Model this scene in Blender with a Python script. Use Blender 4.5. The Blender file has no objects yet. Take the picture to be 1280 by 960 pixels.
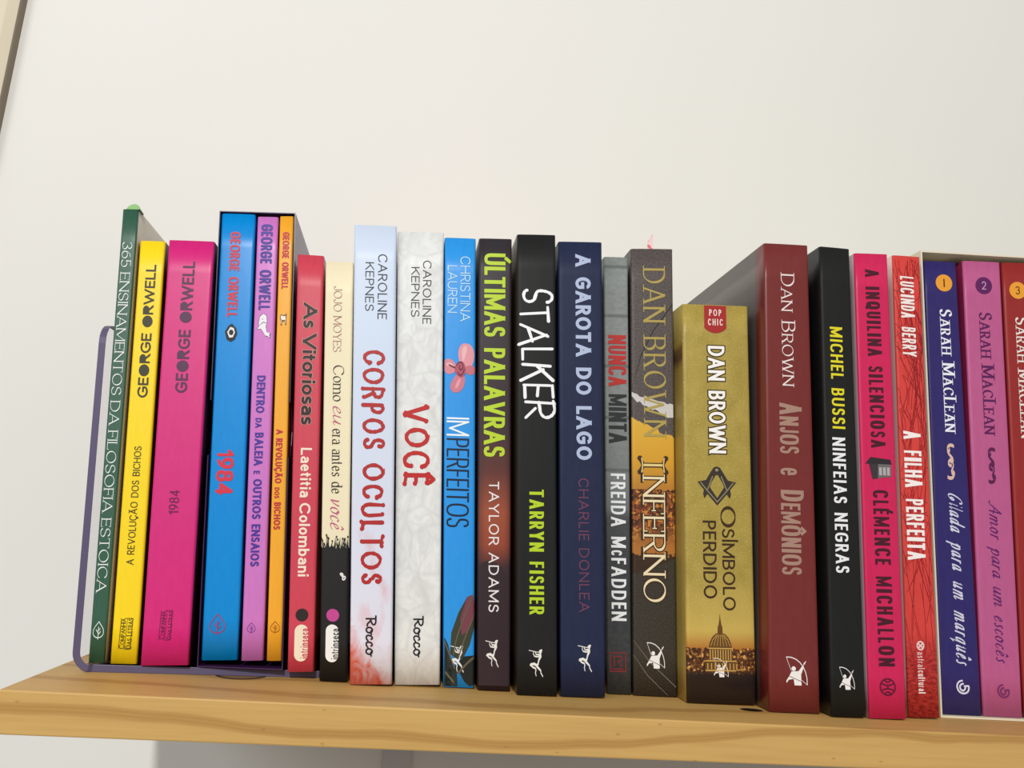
import bpy, bmesh, math, random, re
from mathutils import Vector, Matrix
from mathutils.geometry import tessellate_polygon, delaunay_2d_cdt
random.seed(7)
S = bpy.context.scene
COL = S.collection

# ------------------------------------------------------------ camera, light, exposure
cam_d = bpy.data.cameras.new('camera'); cam = bpy.data.objects.new('camera', cam_d); COL.objects.link(cam)
cam_d.sensor_width = 36.0; cam_d.sensor_fit = 'HORIZONTAL'; cam_d.lens = 28.172; cam_d.clip_start = .01
RX = (0.98830283, -0.13530464, 0.07035740); UY = (-0.09397786, -0.17699624, 0.97971448); FW = (0.12010692, 0.97486665, 0.18764153)
cam.matrix_world = Matrix(((RX[0], UY[0], -FW[0], 0.151726), (RX[1], UY[1], -FW[1], -0.358202), (RX[2], UY[2], -FW[2], 0.073299), (0, 0, 0, 1)))
S.camera = cam
S.view_settings.view_transform = 'Standard'; S.view_settings.look = 'None'
S.view_settings.gamma = 1.0; S.view_settings.use_curve_mapping = False
S.view_settings.exposure = -0.09
W = bpy.data.worlds.new('room_light'); S.world = W; W.use_nodes = True
W.node_tree.nodes['Background'].inputs[0].default_value = (1.0, 0.98, 0.96, 1)
W.node_tree.nodes['Background'].inputs[1].default_value = 0.27

def area(name, loc, target, size, power, color):
    d = bpy.data.lights.new(name, 'AREA'); d.shape = 'DISK'; d.size = size; d.energy = power; d.color = color
    o = bpy.data.objects.new(name, d); COL.objects.link(o); o.location = loc
    o.rotation_euler = (Vector(target) - Vector(loc)).to_track_quat('-Z', 'Y').to_euler(); return o
area('ceiling_lamp', (-0.14, -2.1, 1.30), (0.25, 0.1, 0.1), 0.14, 42, (1.0, 0.985, 0.955))
area('window_daylight', (-1.3, -1.7, 0.95), (0.25, 0.1, 0.15), 1.1, 17, (0.95, 0.97, 1.0))

# ------------------------------------------------------------ materials
def lin(c):
    return tuple((x/255/12.92 if x/255 <= .04045 else ((x/255+.055)/1.055)**2.4) for x in c) + (1.0,)
MATS = {}
def mat(col, rough=.48, spec=.32, name=None):
    key = (tuple(col), rough, spec, name)
    if key in MATS: return MATS[key]
    m = bpy.data.materials.new(name or 'ink'); m.use_nodes = True
    b = m.node_tree.nodes['Principled BSDF']
    b.inputs['Base Color'].default_value = lin(col); b.inputs['Roughness'].default_value = rough
    b.inputs['Specular IOR Level'].default_value = spec
    MATS[key] = m; return m
class NT:
    """small node helper"""
    def __init__(s, name, rough=.5, spec=.32):
        s.m = bpy.data.materials.new(name); s.m.use_nodes = True; s.t = s.m.node_tree
        s.b = s.t.nodes['Principled BSDF']; s.b.inputs['Roughness'].default_value = rough
        s.b.inputs['Specular IOR Level'].default_value = spec
    def n(s, typ, ins=None, **kw):
        o = s.t.nodes.new(typ)
        for k, v in kw.items(): setattr(o, k, v)
        for k, v in (ins or {}).items():
            if isinstance(v, bpy.types.NodeSocket): s.t.links.new(v, o.inputs[k])
            else: o.inputs[k].default_value = v
        return o
    def coord(s, scale=(1, 1, 1), uv=True, loc=(0, 0, 0), rot=(0, 0, 0)):
        c = s.n('ShaderNodeTexCoord')
        return s.n('ShaderNodeMapping', {'Vector': c.outputs['UV' if uv else 'Object'], 'Scale': scale, 'Location': loc, 'Rotation': rot}).outputs[0]
    def noise(s, vec, scale, detail=3, rough=.5, dist=0):
        return s.n('ShaderNodeTexNoise', {'Vector': vec, 'Scale': scale, 'Detail': detail, 'Roughness': rough, 'Distortion': dist}).outputs[0]
    def ramp(s, fac, stops, interp='LINEAR'):
        r = s.n('ShaderNodeValToRGB', {'Fac': fac}); cr = r.color_ramp; cr.interpolation = interp
        while len(cr.elements) < len(stops): cr.elements.new(.5)
        for e, (p, c) in zip(cr.elements, stops): e.position = p; e.color = lin(c) if len(c) == 3 and max(c) > 1.01 else (c[0],)*3 + (1,)
        return r.outputs[0]
    def math(s, op, a, b=0.0, clamp=False):
        return s.n('ShaderNodeMath', {0: a, 1: b}, operation=op, use_clamp=clamp).outputs[0]
    def mix(s, f, a, b, mode='MIX'):
        o = s.t.nodes.new('ShaderNodeMix'); o.data_type = 'RGBA'; o.blend_type = mode
        for sock, v in ((o.inputs[0], f), (o.inputs[6], a), (o.inputs[7], b)):
            if isinstance(v, bpy.types.NodeSocket): s.t.links.new(v, sock)
            elif isinstance(v, (int, float)): sock.default_value = v
            else: sock.default_value = lin(v)
        return o.outputs[2]
    def sep(s, vec): return s.n('ShaderNodeSeparateXYZ', {0: vec}).outputs
    def out(s, col, bump=None, strength=.1, dist=.001):
        s.t.links.new(col, s.b.inputs['Base Color'])
        if bump is not None:
            bn = s.n('ShaderNodeBump', {'Height': bump, 'Strength': strength, 'Distance': dist})
            s.t.links.new(bn.outputs[0], s.b.inputs['Normal'])
        return s.m

# ------------------------------------------------------------ objects
def tag(o, label=None, cat=None, group=None, kind=None):
    if label: o['label'] = label
    if cat: o['category'] = cat
    if group: o['group'] = group
    if kind: o['kind'] = kind
    return o
def link(name, verts, faces, mats, parent=None, idx=None, uvs=None, smooth=False):
    me = bpy.data.meshes.new(name); me.from_pydata([tuple(v) for v in verts], [], faces)
    for m in (mats if isinstance(mats, (list, tuple)) else [mats]): me.materials.append(m)
    if idx:
        for p, i in zip(me.polygons, idx): p.material_index = i
    if uvs:
        l = me.uv_layers.new(name='UVMap')
        for lp in me.loops: l.data[lp.index].uv = uvs[lp.vertex_index]
    if smooth:
        for p in me.polygons: p.use_smooth = True
    me.update()
    o = bpy.data.objects.new(name, me); COL.objects.link(o)
    if parent: o.parent = parent
    return o
def empty(name, loc):
    o = bpy.data.objects.new(name, None); o.empty_display_size = .02; o.location = loc; COL.objects.link(o); return o
def boxes(lst):
    V, F = [], []
    for (x0, x1, y0, y1, z0, z1) in lst:
        b = len(V); V += [(x, y, z) for z in (z0, z1) for y in (y0, y1) for x in (x0, x1)]
        F += [tuple(b+i for i in f) for f in ((0, 2, 3, 1), (4, 5, 7, 6), (0, 1, 5, 4), (2, 6, 7, 3), (0, 4, 6, 2), (1, 3, 7, 5))]
    return V, F
def bevel(o, w, seg=2):
    m = o.modifiers.new('bevel', 'BEVEL'); m.width = w; m.segments = seg; m.limit_method = 'ANGLE'; return o

# ------------------------------------------------------------ stroke lettering
UP = {
'A': (.86, 'M0,0 L.5,1 M.5,1 L1,0 M.2,.33 L.8,.33'),
'B': (.68, 'M0,0 L0,1 M0,1 L.45,1 H.92,.77 V.45,.53 L0,.53 M.45,.53 H1,.26 V.45,0 L0,0'),
'C': (.80, 'M1,.76 V.52,1 H0,.5 V.52,0 H1,.24'),
'D': (.80, 'M0,0 L0,1 M0,1 L.35,1 H1,.5 V.35,0 L0,0'),
'E': (.58, 'M0,0 L0,1 M0,1 L1,1 M0,.52 L.88,.52 M0,0 L1,0'),
'F': (.55, 'M0,0 L0,1 M0,1 L1,1 M0,.49 L.86,.49'),
'G': (.84, 'M.97,.78 V.52,1 H0,.5 V.52,0 H1,.25 L1,.46 L.58,.46'),
'H': (.78, 'M0,0 L0,1 M1,0 L1,1 M0,.52 L1,.52'),
'I': (0, 'M.5,0 L.5,1'),
'J': (.48, 'M1,1 L1,.3 V.48,0 H0,.25'),
'K': (.72, 'M0,0 L0,1 M1,1 L.05,.42 M.34,.6 L1,0'),
'L': (.54, 'M0,1 L0,0 M0,0 L1,0'),
'M': (.98, 'M0,0 L0,1 M0,1 L.5,.12 M.5,.12 L1,1 M1,1 L1,0'),
'N': (.80, 'M0,0 L0,1 M0,1 L1,0 M1,0 L1,1'),
'O': (.90, 'M.5,1 H0,.5 V.5,0 H1,.5 V.5,1 Z'),
'P': (.62, 'M0,0 L0,1 M0,1 L.45,1 H1,.73 V.45,.46 L0,.46'),
'Q': (.90, 'M.5,1 H0,.5 V.5,0 H1,.5 V.5,1 Z M.62,.24 L1,-.06'),
'R': (.68, 'M0,0 L0,1 M0,1 L.45,1 H.95,.74 V.45,.48 L0,.48 M.48,.48 L1,0'),
'S': (.62, 'M.94,.79 V.5,1 H.04,.75 V.4,.54 L.6,.47 H1,.25 V.5,0 H0,.21'),
'T': (.68, 'M0,1 L1,1 M.5,1 L.5,0'),
'U': (.76, 'M0,1 L0,.34 V.5,0 H1,.34 L1,1'),
'V': (.82, 'M0,1 L.5,0 M.5,0 L1,1'),
'W': (1.2, 'M0,1 L.26,0 M.26,0 L.5,.9 M.5,.9 L.74,0 M.74,0 L1,1'),
'X': (.78, 'M0,1 L1,0 M1,1 L0,0'),
'Y': (.76, 'M0,1 L.5,.45 M1,1 L.5,.45 M.5,.5 L.5,0'),
'Z': (.68, 'M0,1 L1,1 M1,1 L0,0 M0,0 L1,0'),
'1': (.36, 'M1,0 L1,1 M1,1 L0,.76'),
'2': (.58, 'M0,.74 V.5,1 H1,.72 C1,.45 .3,.25 0,0 M0,0 L1,0'),
'3': (.58, 'M0,.8 V.48,1 H.94,.77 V.4,.53 M.4,.53 H1,.26 V.45,0 H0,.2'),
'4': (.66, 'M.76,0 L.76,1 M.76,1 L0,.27 M0,.27 L1,.27'),
'5': (.58, 'M.9,1 L.14,1 M.14,1 L.06,.52 M.06,.52 C.3,.68 1,.66 1,.32 V.48,0 H0,.18'),
'6': (.62, 'M.85,.94 C.3,.9 0,.6 0,.32 V.5,0 H1,.31 V.5,.6 H0,.3'),
'8': (.62, 'M.5,.54 H.06,.78 V.5,1 H.94,.78 V.5,.54 H0,.26 V.5,0 H1,.26 V.5,.54 Z'),
'9': (.62, 'M1,.68 V.5,.38 H0,.7 V.5,1 H1,.7 C1,.4 .7,.1 .2,.03'),
'.': (0, 'M.5,0 L.5,.04'),
}
X = .68
LO = {
'a': (.50, 'M.06,.56 V.5,.68 H1,.45 L1,0 M1,.4 L.5,.4 H0,.2 V.45,0 H1,.2'),
'b': (.54, 'M0,0 L0,1 M0,.35 V.52,.68 H1,.34 V.52,0 H0,.34'),
'c': (.46, 'M1,.52 V.55,.68 H0,.34 V.55,0 H1,.16'),
'd': (.54, 'M1,0 L1,1 M1,.35 V.48,.68 H0,.34 V.48,0 H1,.34'),
'e': (.52, 'M0,.36 L1,.36 V.52,.68 H0,.34 V.54,0 H.98,.15'),
'f': (.34, 'M.4,0 L.4,.8 V1,1 M0,.66 L.95,.66'),
'g': (.54, 'M1,.68 L1,-.1 V.5,-.3 H.05,-.18 M1,.35 V.48,.68 H0,.34 V.48,0 H1,.34'),
'h': (.50, 'M0,0 L0,1 M0,.4 V.55,.68 H1,.42 L1,0'),
'i': (0, 'M.5,0 L.5,.62 M.5,.97 L.5,.99'),
'l': (0, 'M.5,0 L.5,1'),
'm': (.82, 'M0,0 L0,.68 M0,.44 V.27,.68 H.5,.44 L.5,0 M.5,.44 V.77,.68 H1,.44 L1,0'),
'n': (.50, 'M0,0 L0,.68 M0,.42 V.55,.68 H1,.42 L1,0'),
'o': (.54, 'M.5,.68 H0,.34 V.5,0 H1,.34 V.5,.68 Z'),
'p': (.54, 'M0,-.3 L0,.68 M0,.35 V.52,.68 H1,.34 V.52,0 H0,.34'),
'q': (.54, 'M1,-.3 L1,.68 M1,.35 V.48,.68 H0,.34 V.48,0 H1,.34'),
'r': (.30, 'M0,0 L0,.68 M0,.38 V1,.66'),
's': (.42, 'M.92,.55 V.5,.68 H.04,.51 V.42,.37 L.6,.32 H1,.17 V.5,0 H0,.13'),
't': (.32, 'M.4,.92 L.4,.16 V1,.01 M0,.66 L.95,.66'),
'u': (.50, 'M0,.68 L0,.24 V.45,0 H1,.26 M1,.68 L1,0'),
'v': (.50, 'M0,.68 L.5,0 M.5,0 L1,.68'),
}
SCR = {   # cursive shapes
'R': (.62, 'M.22,-.02 L.22,1 M-.12,1 L.55,1 C1.15,.98 1.1,.52 .3,.48 C.7,.42 .7,.02 1.1,.1'),
'a': (.50, 'M.9,.5 C.8,.72 0,.7 0,.2 C0,-.08 .6,-.08 .9,.5 M.92,.64 L.86,.14 C.88,-.02 1.1,0 1.3,.18'),
'e': (.40, 'M.1,.26 C.5,.3 1,.45 .8,.6 C.5,.75 0,.5 0,.22 C0,-.08 .8,-.04 1.25,.18'),
'c': (.38, 'M.9,.52 C.8,.74 0,.66 0,.2 C0,-.08 .8,-.04 1.2,.18'),
'o': (.46, 'M.5,.64 H0,.3 V.45,0 H.95,.34 V.5,.64 C.6,.45 .9,.45 1.25,.55'),
'i': (.14, 'M.3,.64 L.2,.12 C.2,-.04 1.1,0 1.6,.2 M.5,.9 L.55,.96'),
'l': (.16, 'M.4,1 L.2,.12 C.2,-.04 1.1,0 1.6,.2'),
'd': (.54, 'M.8,.5 C.7,.72 0,.7 0,.2 C0,-.08 .55,-.08 .8,.5 M1.05,1.08 L.78,.14 C.8,-.02 1,0 1.2,.18'),
'p': (.52, 'M-.1,.4 L.22,.64 M.25,.66 L.05,-.34 M.15,.3 C.35,.72 1,.8 1,.36 C1,.04 .5,-.1 .15,.12'),
'r': (.36, 'M0,0 L.2,.64 M.1,.3 C.3,.6 .7,.75 1,.58'),
'u': (.52, 'M0,.5 L.12,.64 L.04,.2 C.02,-.06 .6,-.04 .85,.44 M.92,.64 L.82,.14 C.84,-.02 1,0 1.25,.18'),
'm': (.86, 'M0,0 L.1,.64 M.06,.3 C.2,.66 .46,.8 .44,.5 L.38,0 M.42,.3 C.55,.66 .86,.8 .85,.5 L.8,.12 C.82,-.02 .95,0 1.12,.18'),
'n': (.56, 'M0,0 L.1,.64 M.06,.3 C.3,.66 .86,.8 .85,.5 L.8,.12 C.82,-.02 .95,0 1.12,.18'),
'q': (.50, 'M.9,.5 C.8,.72 0,.7 0,.2 C0,-.08 .6,-.08 .9,.5 M.94,.66 L.78,-.34 L1.2,-.16'),
's': (.36, 'M.2,.1 C.1,-.06 .9,-.06 .85,.2 C.8,.36 .3,.4 .4,.56 C.5,.7 .8,.68 .95,.58'),
'v': (.46, 'M0,.6 C.3,.74 .2,.2 .3,0 C.7,.2 1.05,.5 .95,.66'),
'C': (.74, 'M1,.78 C1.05,1.1 .5,1.05 .2,.7 C-.2,.2 .1,-.1 .45,-.02 C.8,.06 .95,.3 .75,.38 C.55,.42 .45,.2 .6,.1'),
'A': (.86, 'M-.15,.1 C-.1,-.1 .15,0 .3,.3 L.8,1.04 M.8,1.04 L.86,0 M.25,.34 C.4,.5 .7,.4 1.1,.3'),
}
ACC = {'Ã': ('A', '~'), 'Õ': ('O', '~'), 'Ç': ('C', ','), 'Ú': ('U', "'"), 'Ê': ('E', '^'), 'Ô': ('O', '^'), 'Í': ('I', "'"), 'É': ('E', "'"),
       'ã': ('a', '~'), 'ç': ('c', ','), 'ê': ('e', '^'), 'ô': ('o', '^')}
STY = {
'thin': dict(ws=.115, wh=.105, tr=.22), 'thinn': dict(ws=.09, wh=.08, tr=.16), 'sans': dict(ws=.135, wh=.12, tr=.24),
'sansm': dict(ws=.15, wh=.13, tr=.14), 'bold': dict(ws=.24, wh=.2, tr=.15, sp=.62), 'cond': dict(ws=.2, wh=.145, tr=.09, k=.74),
'condb': dict(ws=.18, wh=.14, tr=.1, k=.74, slant=.04), 'condm': dict(ws=.17, wh=.14, tr=.17, k=.72), 'condn': dict(ws=.13, wh=.11, tr=.14, k=.68),
'condsc': dict(ws=.17, wh=.13, tr=.08, k=.74, sc=.84, ekeep=True), 'slab': dict(ws=.2, wh=.15, tr=.17, k=.72),
'caps': dict(ws=.22, wh=.19, tr=.1, sc=.99, small=('e', 'da', 'dos')), 'bubble': dict(ws=.225, wh=.19, tr=.07, k=.68, rnd=True),
'roman': dict(ws=.122, thin=.05, nib=1, serif=1, tr=.16), 'romann': dict(ws=.1, thin=.05, nib=1, serif=1, tr=.12),
'romansc': dict(sp=.62, ws=.115, thin=.05, nib=1, serif=1, tr=.14, sc=.82), 'romano': dict(ws=.115, thin=.05, nib=1, serif=1, tr=.12, outline=.05),
'serif': dict(sp=.4, ws=.12, thin=.05, nib=1, serif=1, tr=.12), 'serifsc': dict(sp=.5, ws=.17, thin=.07, nib=1, serif=1, tr=.14, sc=.8),
'hum': dict(ws=.235, wh=.2, tr=.1, sp=.36, outline=.04, ocol=(206, 150, 135)), 'humm': dict(ws=.2, wh=.17, sp=.4, tr=.13), 'humo': dict(ws=.17, wh=.15, tr=.1, outline=.07, ocol=(70, 55, 25)),
'brush': dict(ws=.18, wh=.15, tr=.18, jit=.05, rnd=True, spur=True), 'hand': dict(ws=.095, wh=.095, tr=.07, jit=.1, rnd=True),
'stencil': dict(ws=.21, wh=.13, tr=.17, k=.66), 'blob': dict(ws=.19, wh=.17, tr=.13, blob=True), 'tall': dict(ws=.085, wh=.075, tr=.07, k=.7),
'logo': dict(ws=.145, wh=.145, tr=.06, rnd=True, scr=True), 'tiny': dict(sp=.35, ws=.13, wh=.11, tr=.1, sc=.8), 'script': dict(ws=.105, thin=.04, sp=.6, nib=1, tr=.12, slant=.28, scr=True),
'lowthin': dict(ws=.1, wh=.1, tr=.14), 'lowbold': dict(ws=.165, wh=.14, tr=.14),
'badge': dict(ws=.13, thin=.06, nib=1, serif=1, tr=.1), 'badges': dict(ws=.1, thin=.1, wh=.1, tr=.1), 'intr': dict(ws=.13, wh=.12, tr=.12, rnd=True),
}
def parse(path, k=.5523, jit=0, rng=None):
    out = []; cur = None
    j = lambda: (rng.uniform(-jit, jit) if jit else 0)
    for t in re.findall(r'[MLHVCZ][^MLHVCZ]*', path):
        c = t[0]; a = [float(x) for x in re.findall(r'-?[\d.]+', t[1:])]
        if jit and a: a = [x + j() for x in a]
        if c == 'M': cur = dict(p=[(a[0], a[1])], cs=False, ce=False, closed=False, n=0); out.append(cur); continue
        if c == 'Z': cur['closed'] = True; continue
        x0, y0 = cur['p'][-1]
        if c == 'L': cur['p'].append((a[0], a[1])); cur['ce'] = False
        else:
            if c == 'H': x, y = a; c1 = (x0 + k*(x-x0), y0); c2 = (x, y - k*(y-y0))
            elif c == 'V': x, y = a; c1 = (x0, y0 + k*(y-y0)); c2 = (x - k*(x-x0), y)
            else: c1, c2, (x, y) = (a[0], a[1]), (a[2], a[3]), (a[4], a[5])
            for i in range(1, 8):
                s = i/7; q = 1-s
                cur['p'].append((q**3*x0+3*q*q*s*c1[0]+3*q*s*s*c2[0]+s**3*x, q**3*y0+3*q*q*s*c1[1]+3*q*s*s*c2[1]+s**3*y))
            cur['ce'] = True
            if cur['n'] == 0: cur['cs'] = True
        cur['n'] += 1
    return out
class Ink:
    """collects flat printed shapes in (s, t) metres"""
    def __init__(s): s.v = []; s.f = []
    def poly(s, pts):
        tri = tessellate_polygon([[Vector((p[0], p[1], 0)) for p in pts]])
        b = len(s.v); s.v += [tuple(p) for p in pts]; s.f += [tuple(b+i for i in t) for t in tri]
    def disc(s, c, rx, ry=None, n=14, a0=0):
        s.poly([(c[0]+rx*math.cos(a0+i*2*math.pi/n), c[1]+(ry or rx)*math.sin(a0+i*2*math.pi/n)) for i in range(n)])
    def ribbon(s, pts, hw, closed=False, rnd=False):
        p = [pts[0]]
        h = [hw[0]]
        for q, w in zip(pts[1:], hw[1:]):
            if math.hypot(q[0]-p[-1][0], q[1]-p[-1][1]) > 1e-7: p.append(q); h.append(w)
        if closed and len(p) > 2 and math.hypot(p[0][0]-p[-1][0], p[0][1]-p[-1][1]) < 1e-6: p.pop(); h.pop()
        n = len(p)
        if n < 2: return
        d = []
        for i in range(n if closed else n-1):
            a, b = p[i], p[(i+1) % n]; l = math.hypot(b[0]-a[0], b[1]-a[1]); d.append(((b[0]-a[0])/l, (b[1]-a[1])/l))
        base = len(s.v)
        for i in range(n):
            d1 = d[i-1] if (i > 0 or closed) else d[0]; d2 = d[i % len(d)] if (i < n-1 or closed) else d[-1]
            mx, my = -(d1[1]+d2[1]), d1[0]+d2[0]; l = math.hypot(mx, my)
            if l < 1e-6: mx, my, l = -d1[1], d1[0], 1
            mx /= l; my /= l; c = max(.5, mx*-d1[1] + my*d1[0]); w = h[i]/c
            s.v += [(p[i][0]+mx*w, p[i][1]+my*w), (p[i][0]-mx*w, p[i][1]-my*w)]
        for i in range(n if closed else n-1):
            a = base+2*i; b = base+2*((i+1) % n); s.f.append((a, a+1, b+1, b))
        if rnd and not closed: s.disc(p[0], h[0], n=10); s.disc(p[-1], h[-1], n=10)
    def merge(s, v0=0, f0=0):
        """fuse overlapping shapes into one single-layer sheet"""
        if len(s.f) - f0 < 2: return
        vs = [Vector((p[0]*1000, p[1]*1000)) for p in s.v[v0:]]; fs = [[i-v0 for i in f] for f in s.f[f0:]]
        eds = list({(min(a, c), max(a, c)) for f in fs for a, c in zip(f, f[1:]+f[:1])})
        r = delaunay_2d_cdt(vs, eds, [], 0, 1e-5)
        tris = []
        for f in fs:
            for k in range(1, len(f)-1):
                a, c, e = vs[f[0]], vs[f[k]], vs[f[k+1]]; ar = (c-a).cross(e-a)
                if abs(ar) > 1e-9: tris.append((min(a.x, c.x, e.x), max(a.x, c.x, e.x), min(a.y, c.y, e.y), max(a.y, c.y, e.y), a, c, e, 1 if ar > 0 else -1))
        keep = []
        for f in r[2]:
            m = (r[0][f[0]]+r[0][f[1]]+r[0][f[2]])/3
            for x0, x1, y0, y1, a, c, e, sg in tris:
                if x0 <= m.x <= x1 and y0 <= m.y <= y1 and sg*(c-a).cross(m-a) >= 0 and sg*(e-c).cross(m-c) >= 0 and sg*(a-e).cross(m-e) >= 0:
                    keep.append(f); break
        s.v = s.v[:v0] + [(p.x/1000, p.y/1000) for p in r[0]]; s.f = s.f[:f0] + [tuple(v0+i for i in f) for f in keep]
def glyph_table(ch, sty):
    if sty.get('scr') and ch in SCR: return SCR[ch]
    if ch in UP: return UP[ch]
    return LO[ch]
def text_ink(text, st, cap, length, extra=0.0, seed=1):
    """lettering laid along +s from 0 to length, cap height cap along +t; extra widens every stroke (outline)"""
    sty = STY[st]; rng = random.Random(seed); ink = Ink(); ws = sty['ws']; k = sty.get('k', .5523)
    items = []; words = text.split(' ')
    for wi, w in enumerate(words):
        for ch in w:
            base, acc = ACC.get(ch, (ch, None)); sc = 1.0
            if sty.get('sc') and base.islower() and not (sty.get('ekeep') and w == 'e'):
                base = base.upper(); sc = sty['sc']
            if sty.get('small') and w in sty['small']: sc = .72
            items.append((base, acc, sc))
        if wi < len(words)-1: items.append((' ', None, 1))
    fixed = 0; var = 0; sp_ = sty.get('sp', .52)
    for b, a, sc in items:
        if b == ' ': fixed += sp_*cap; continue
        g = glyph_table(b, sty)
        fixed += sty['tr']*cap*sc
        if g[0] == 0: fixed += ws*cap*sc
        else: var += g[0]*cap*sc
    fixed -= sty['tr']*cap
    hs = (length - fixed)/max(var, 1e-9)
    if hs < .35:
        r = (length - .35*var)/fixed; hs = .35
    else: r = 1
    x = 0
    def width(dx, dy, sc, fw):
        l = math.hypot(dx, dy) or 1; dx /= l; dy /= l
        if sty.get('nib'): w = max(sty['thin'], ws*fw*abs(dx*math.sin(.42) - dy*math.cos(.42))) if sty['nib'] else 0
        else: w = math.hypot(ws*fw*dy, sty.get('wh', ws)*dx)
        return w*cap*sc
    for b, a, sc in items:
        if b == ' ': x += sp_*cap*r; continue
        gw, path = glyph_table(b, sty); c = cap*sc; Wd = gw*hs*c if gw else ws*c
        lim = .235 if b in 'MWmw' else (.44 if b in 'EFLTJIilrtf1' else .37)
        fw = min(1, lim*Wd/(ws*c)) if gw else 1
        iv, if_ = len(ink.v), len(ink.f)
        wv = ws*c*fw; wh = (sty.get('wh') or sty.get('thin') or ws)*c
        px = min(wv/2, Wd/2.2); py = wh/2
        gx = lambda u: x + px + u*(Wd-2*px); gy = lambda v: py + v*(c-2*py)
        ups = 0.0
        jy = rng.uniform(-1, 1)*sty.get('jit', 0)*c*.8
        def fin(p): return (p[0] + sty.get('slant', 0)*p[1], p[1] + jy)
        strokes = parse(path, k, sty.get('jit', 0), rng)
        if sty.get('blob') and b in 'OR':
            if b == 'O': ink.disc((x+Wd/2, c/2), Wd/2+extra*c, c/2+extra*c, 24)
            else: ink.disc((x+Wd*.5, c*.7), Wd*.5, c*.32, 20)
        if acc_of := a:
            top = (1.13 if b.isupper() else .86)
            if a == '~': strokes += parse(f'M.15,{top} C.35,{top+.2} .6,{top-.12} .85,{top+.1}')
            if a == '^': strokes += parse(f'M.15,{top} L.5,{top+.17} M.5,{top+.17} L.85,{top}')
            if a == "'": strokes += parse(f'M.4,{top} L.75,{top+.2}') if gw else parse(f'M.5,{top} L1.6,{top+.2}')
            if a == ',': strokes += parse('M.55,-.02 L.5,-.12 C.8,-.14 .7,-.3 .35,-.26')
        ends = [(round(s_['p'][i][0], 2), round(s_['p'][i][1], 2)) for s_ in strokes for i in (0, -1)]
        for s_ in strokes:
            P = [(gx(u), gy(v)) for u, v in s_['p']]
            n = len(P); hw = []
            for i in range(n):
                i0 = max(0, i-1); i1 = min(n-1, i+1)
                if s_['closed']: i0 = (i-1) % n; i1 = (i+1) % n
                wd = width(P[i1][0]-P[i0][0], P[i1][1]-P[i0][1], sc, fw)/2
                if sty.get('jit'): wd *= rng.uniform(.8, 1.15)
                hw.append(wd + extra*c)
            if sty.get('rnd'):
                ink.ribbon([fin(p) for p in P], hw, s_['closed'], True)
                if sty.get('spur') and not s_['closed'] and max(p[1] for p in s_['p']) < 1.1:
                    for p in (P[0], P[-1]): ink.disc(fin((p[0]+rng.uniform(-.05, .05)*c, p[1]+rng.uniform(-.05, .05)*c)), wv*.58, wv*.5, 9, rng.random()*3)
                continue
            if s_['closed']: ink.ribbon([fin(p) for p in P], hw, True); continue
            # terminals: extend / cut flush with base line and cap line
            Lp = [None, None]
            for e, (i, nb, curved) in enumerate(((0, 1, s_['cs']), (n-1, n-2, s_['ce']))):
                dx, dy = P[i][0]-P[nb][0], P[i][1]-P[nb][1]; l = math.hypot(dx, dy) or 1; dx /= l; dy /= l
                v = s_['p'][i][1]; u = s_['p'][i][0]
                flush = (abs(v) < .001 or abs(v-1) < .001) and abs(dy) > .35
                if curved and not (flush and abs(dy) > .95):
                    if extra: P[i] = (P[i][0]+dx*extra*c, P[i][1]+dy*extra*c)
                    continue
                if flush:
                    yt = (-extra*c if v < .5 else c+extra*c)
                    q = (yt-P[i][1])/dy; P[i] = (P[i][0]+dx*q, yt); Lp[e] = abs(dy)
                else:
                    ex = (wv/2 if abs(dx) > .9 else wh/2) + extra*c
                    if sty.get('nib') and abs(dx) > .9 and 0.02 < u < .98: ex = 0
                    P[i] = (P[i][0]+dx*ex, P[i][1]+dy*ex)
                if sty.get('serif') and not extra or (sty.get('serif') and extra):
                    key = (round(u, 2), round(v, 2)); shared = ends.count(key) > 1
                    th = sty['thin']*c*.75 + extra*c*2; sw = wv*1.5 + extra*c
                    xlow = abs(v-X) < .02 and b.islower()
                    if (abs(dy) > .95 or (abs(dy) > .5 and not shared)) and (abs(v) < .01 or abs(v-1) < .01 or xlow or v < -.2):
                        yb = P[i][1]; sgn = 1 if (v < .5) else -1; yy = yb + sgn*(th/2 - extra*c)
                        lft = sw; rgt = sw
                        if b.islower() and v > .5: rgt = 0
                        if b in 'Nn' and b == 'N' and u > .9 and v < .5: continue
                        if b == 'M' and not abs(dy) > .95: continue
                        ink.ribbon([fin((P[i][0]-lft, yy)), fin((P[i][0]+rgt, yy))], [th/2]*2)
                    elif abs(dx) > .95 and b in 'EFLTZz' and (u > .8 or (b == 'T' and u < .1)):
                        hh = .2*c
                        if v > .9: seg = [(P[i][0]-dx*th*.3, c+extra*c), (P[i][0]-dx*th*.3, c-hh-extra*c)]
                        elif v < .1: seg = [(P[i][0]-dx*th*.3, -extra*c), (P[i][0]-dx*th*.3, hh+extra*c)]
                        else: seg = [(P[i][0]-dx*th*.3, gy(v)-hh*.5-extra*c), (P[i][0]-dx*th*.3, gy(v)+hh*.5+extra*c)]
                        ink.ribbon([fin(q) for q in seg], [th*.6]*2)
            base = len(ink.v)
            ink.ribbon([fin(p) for p in P], hw)
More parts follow.
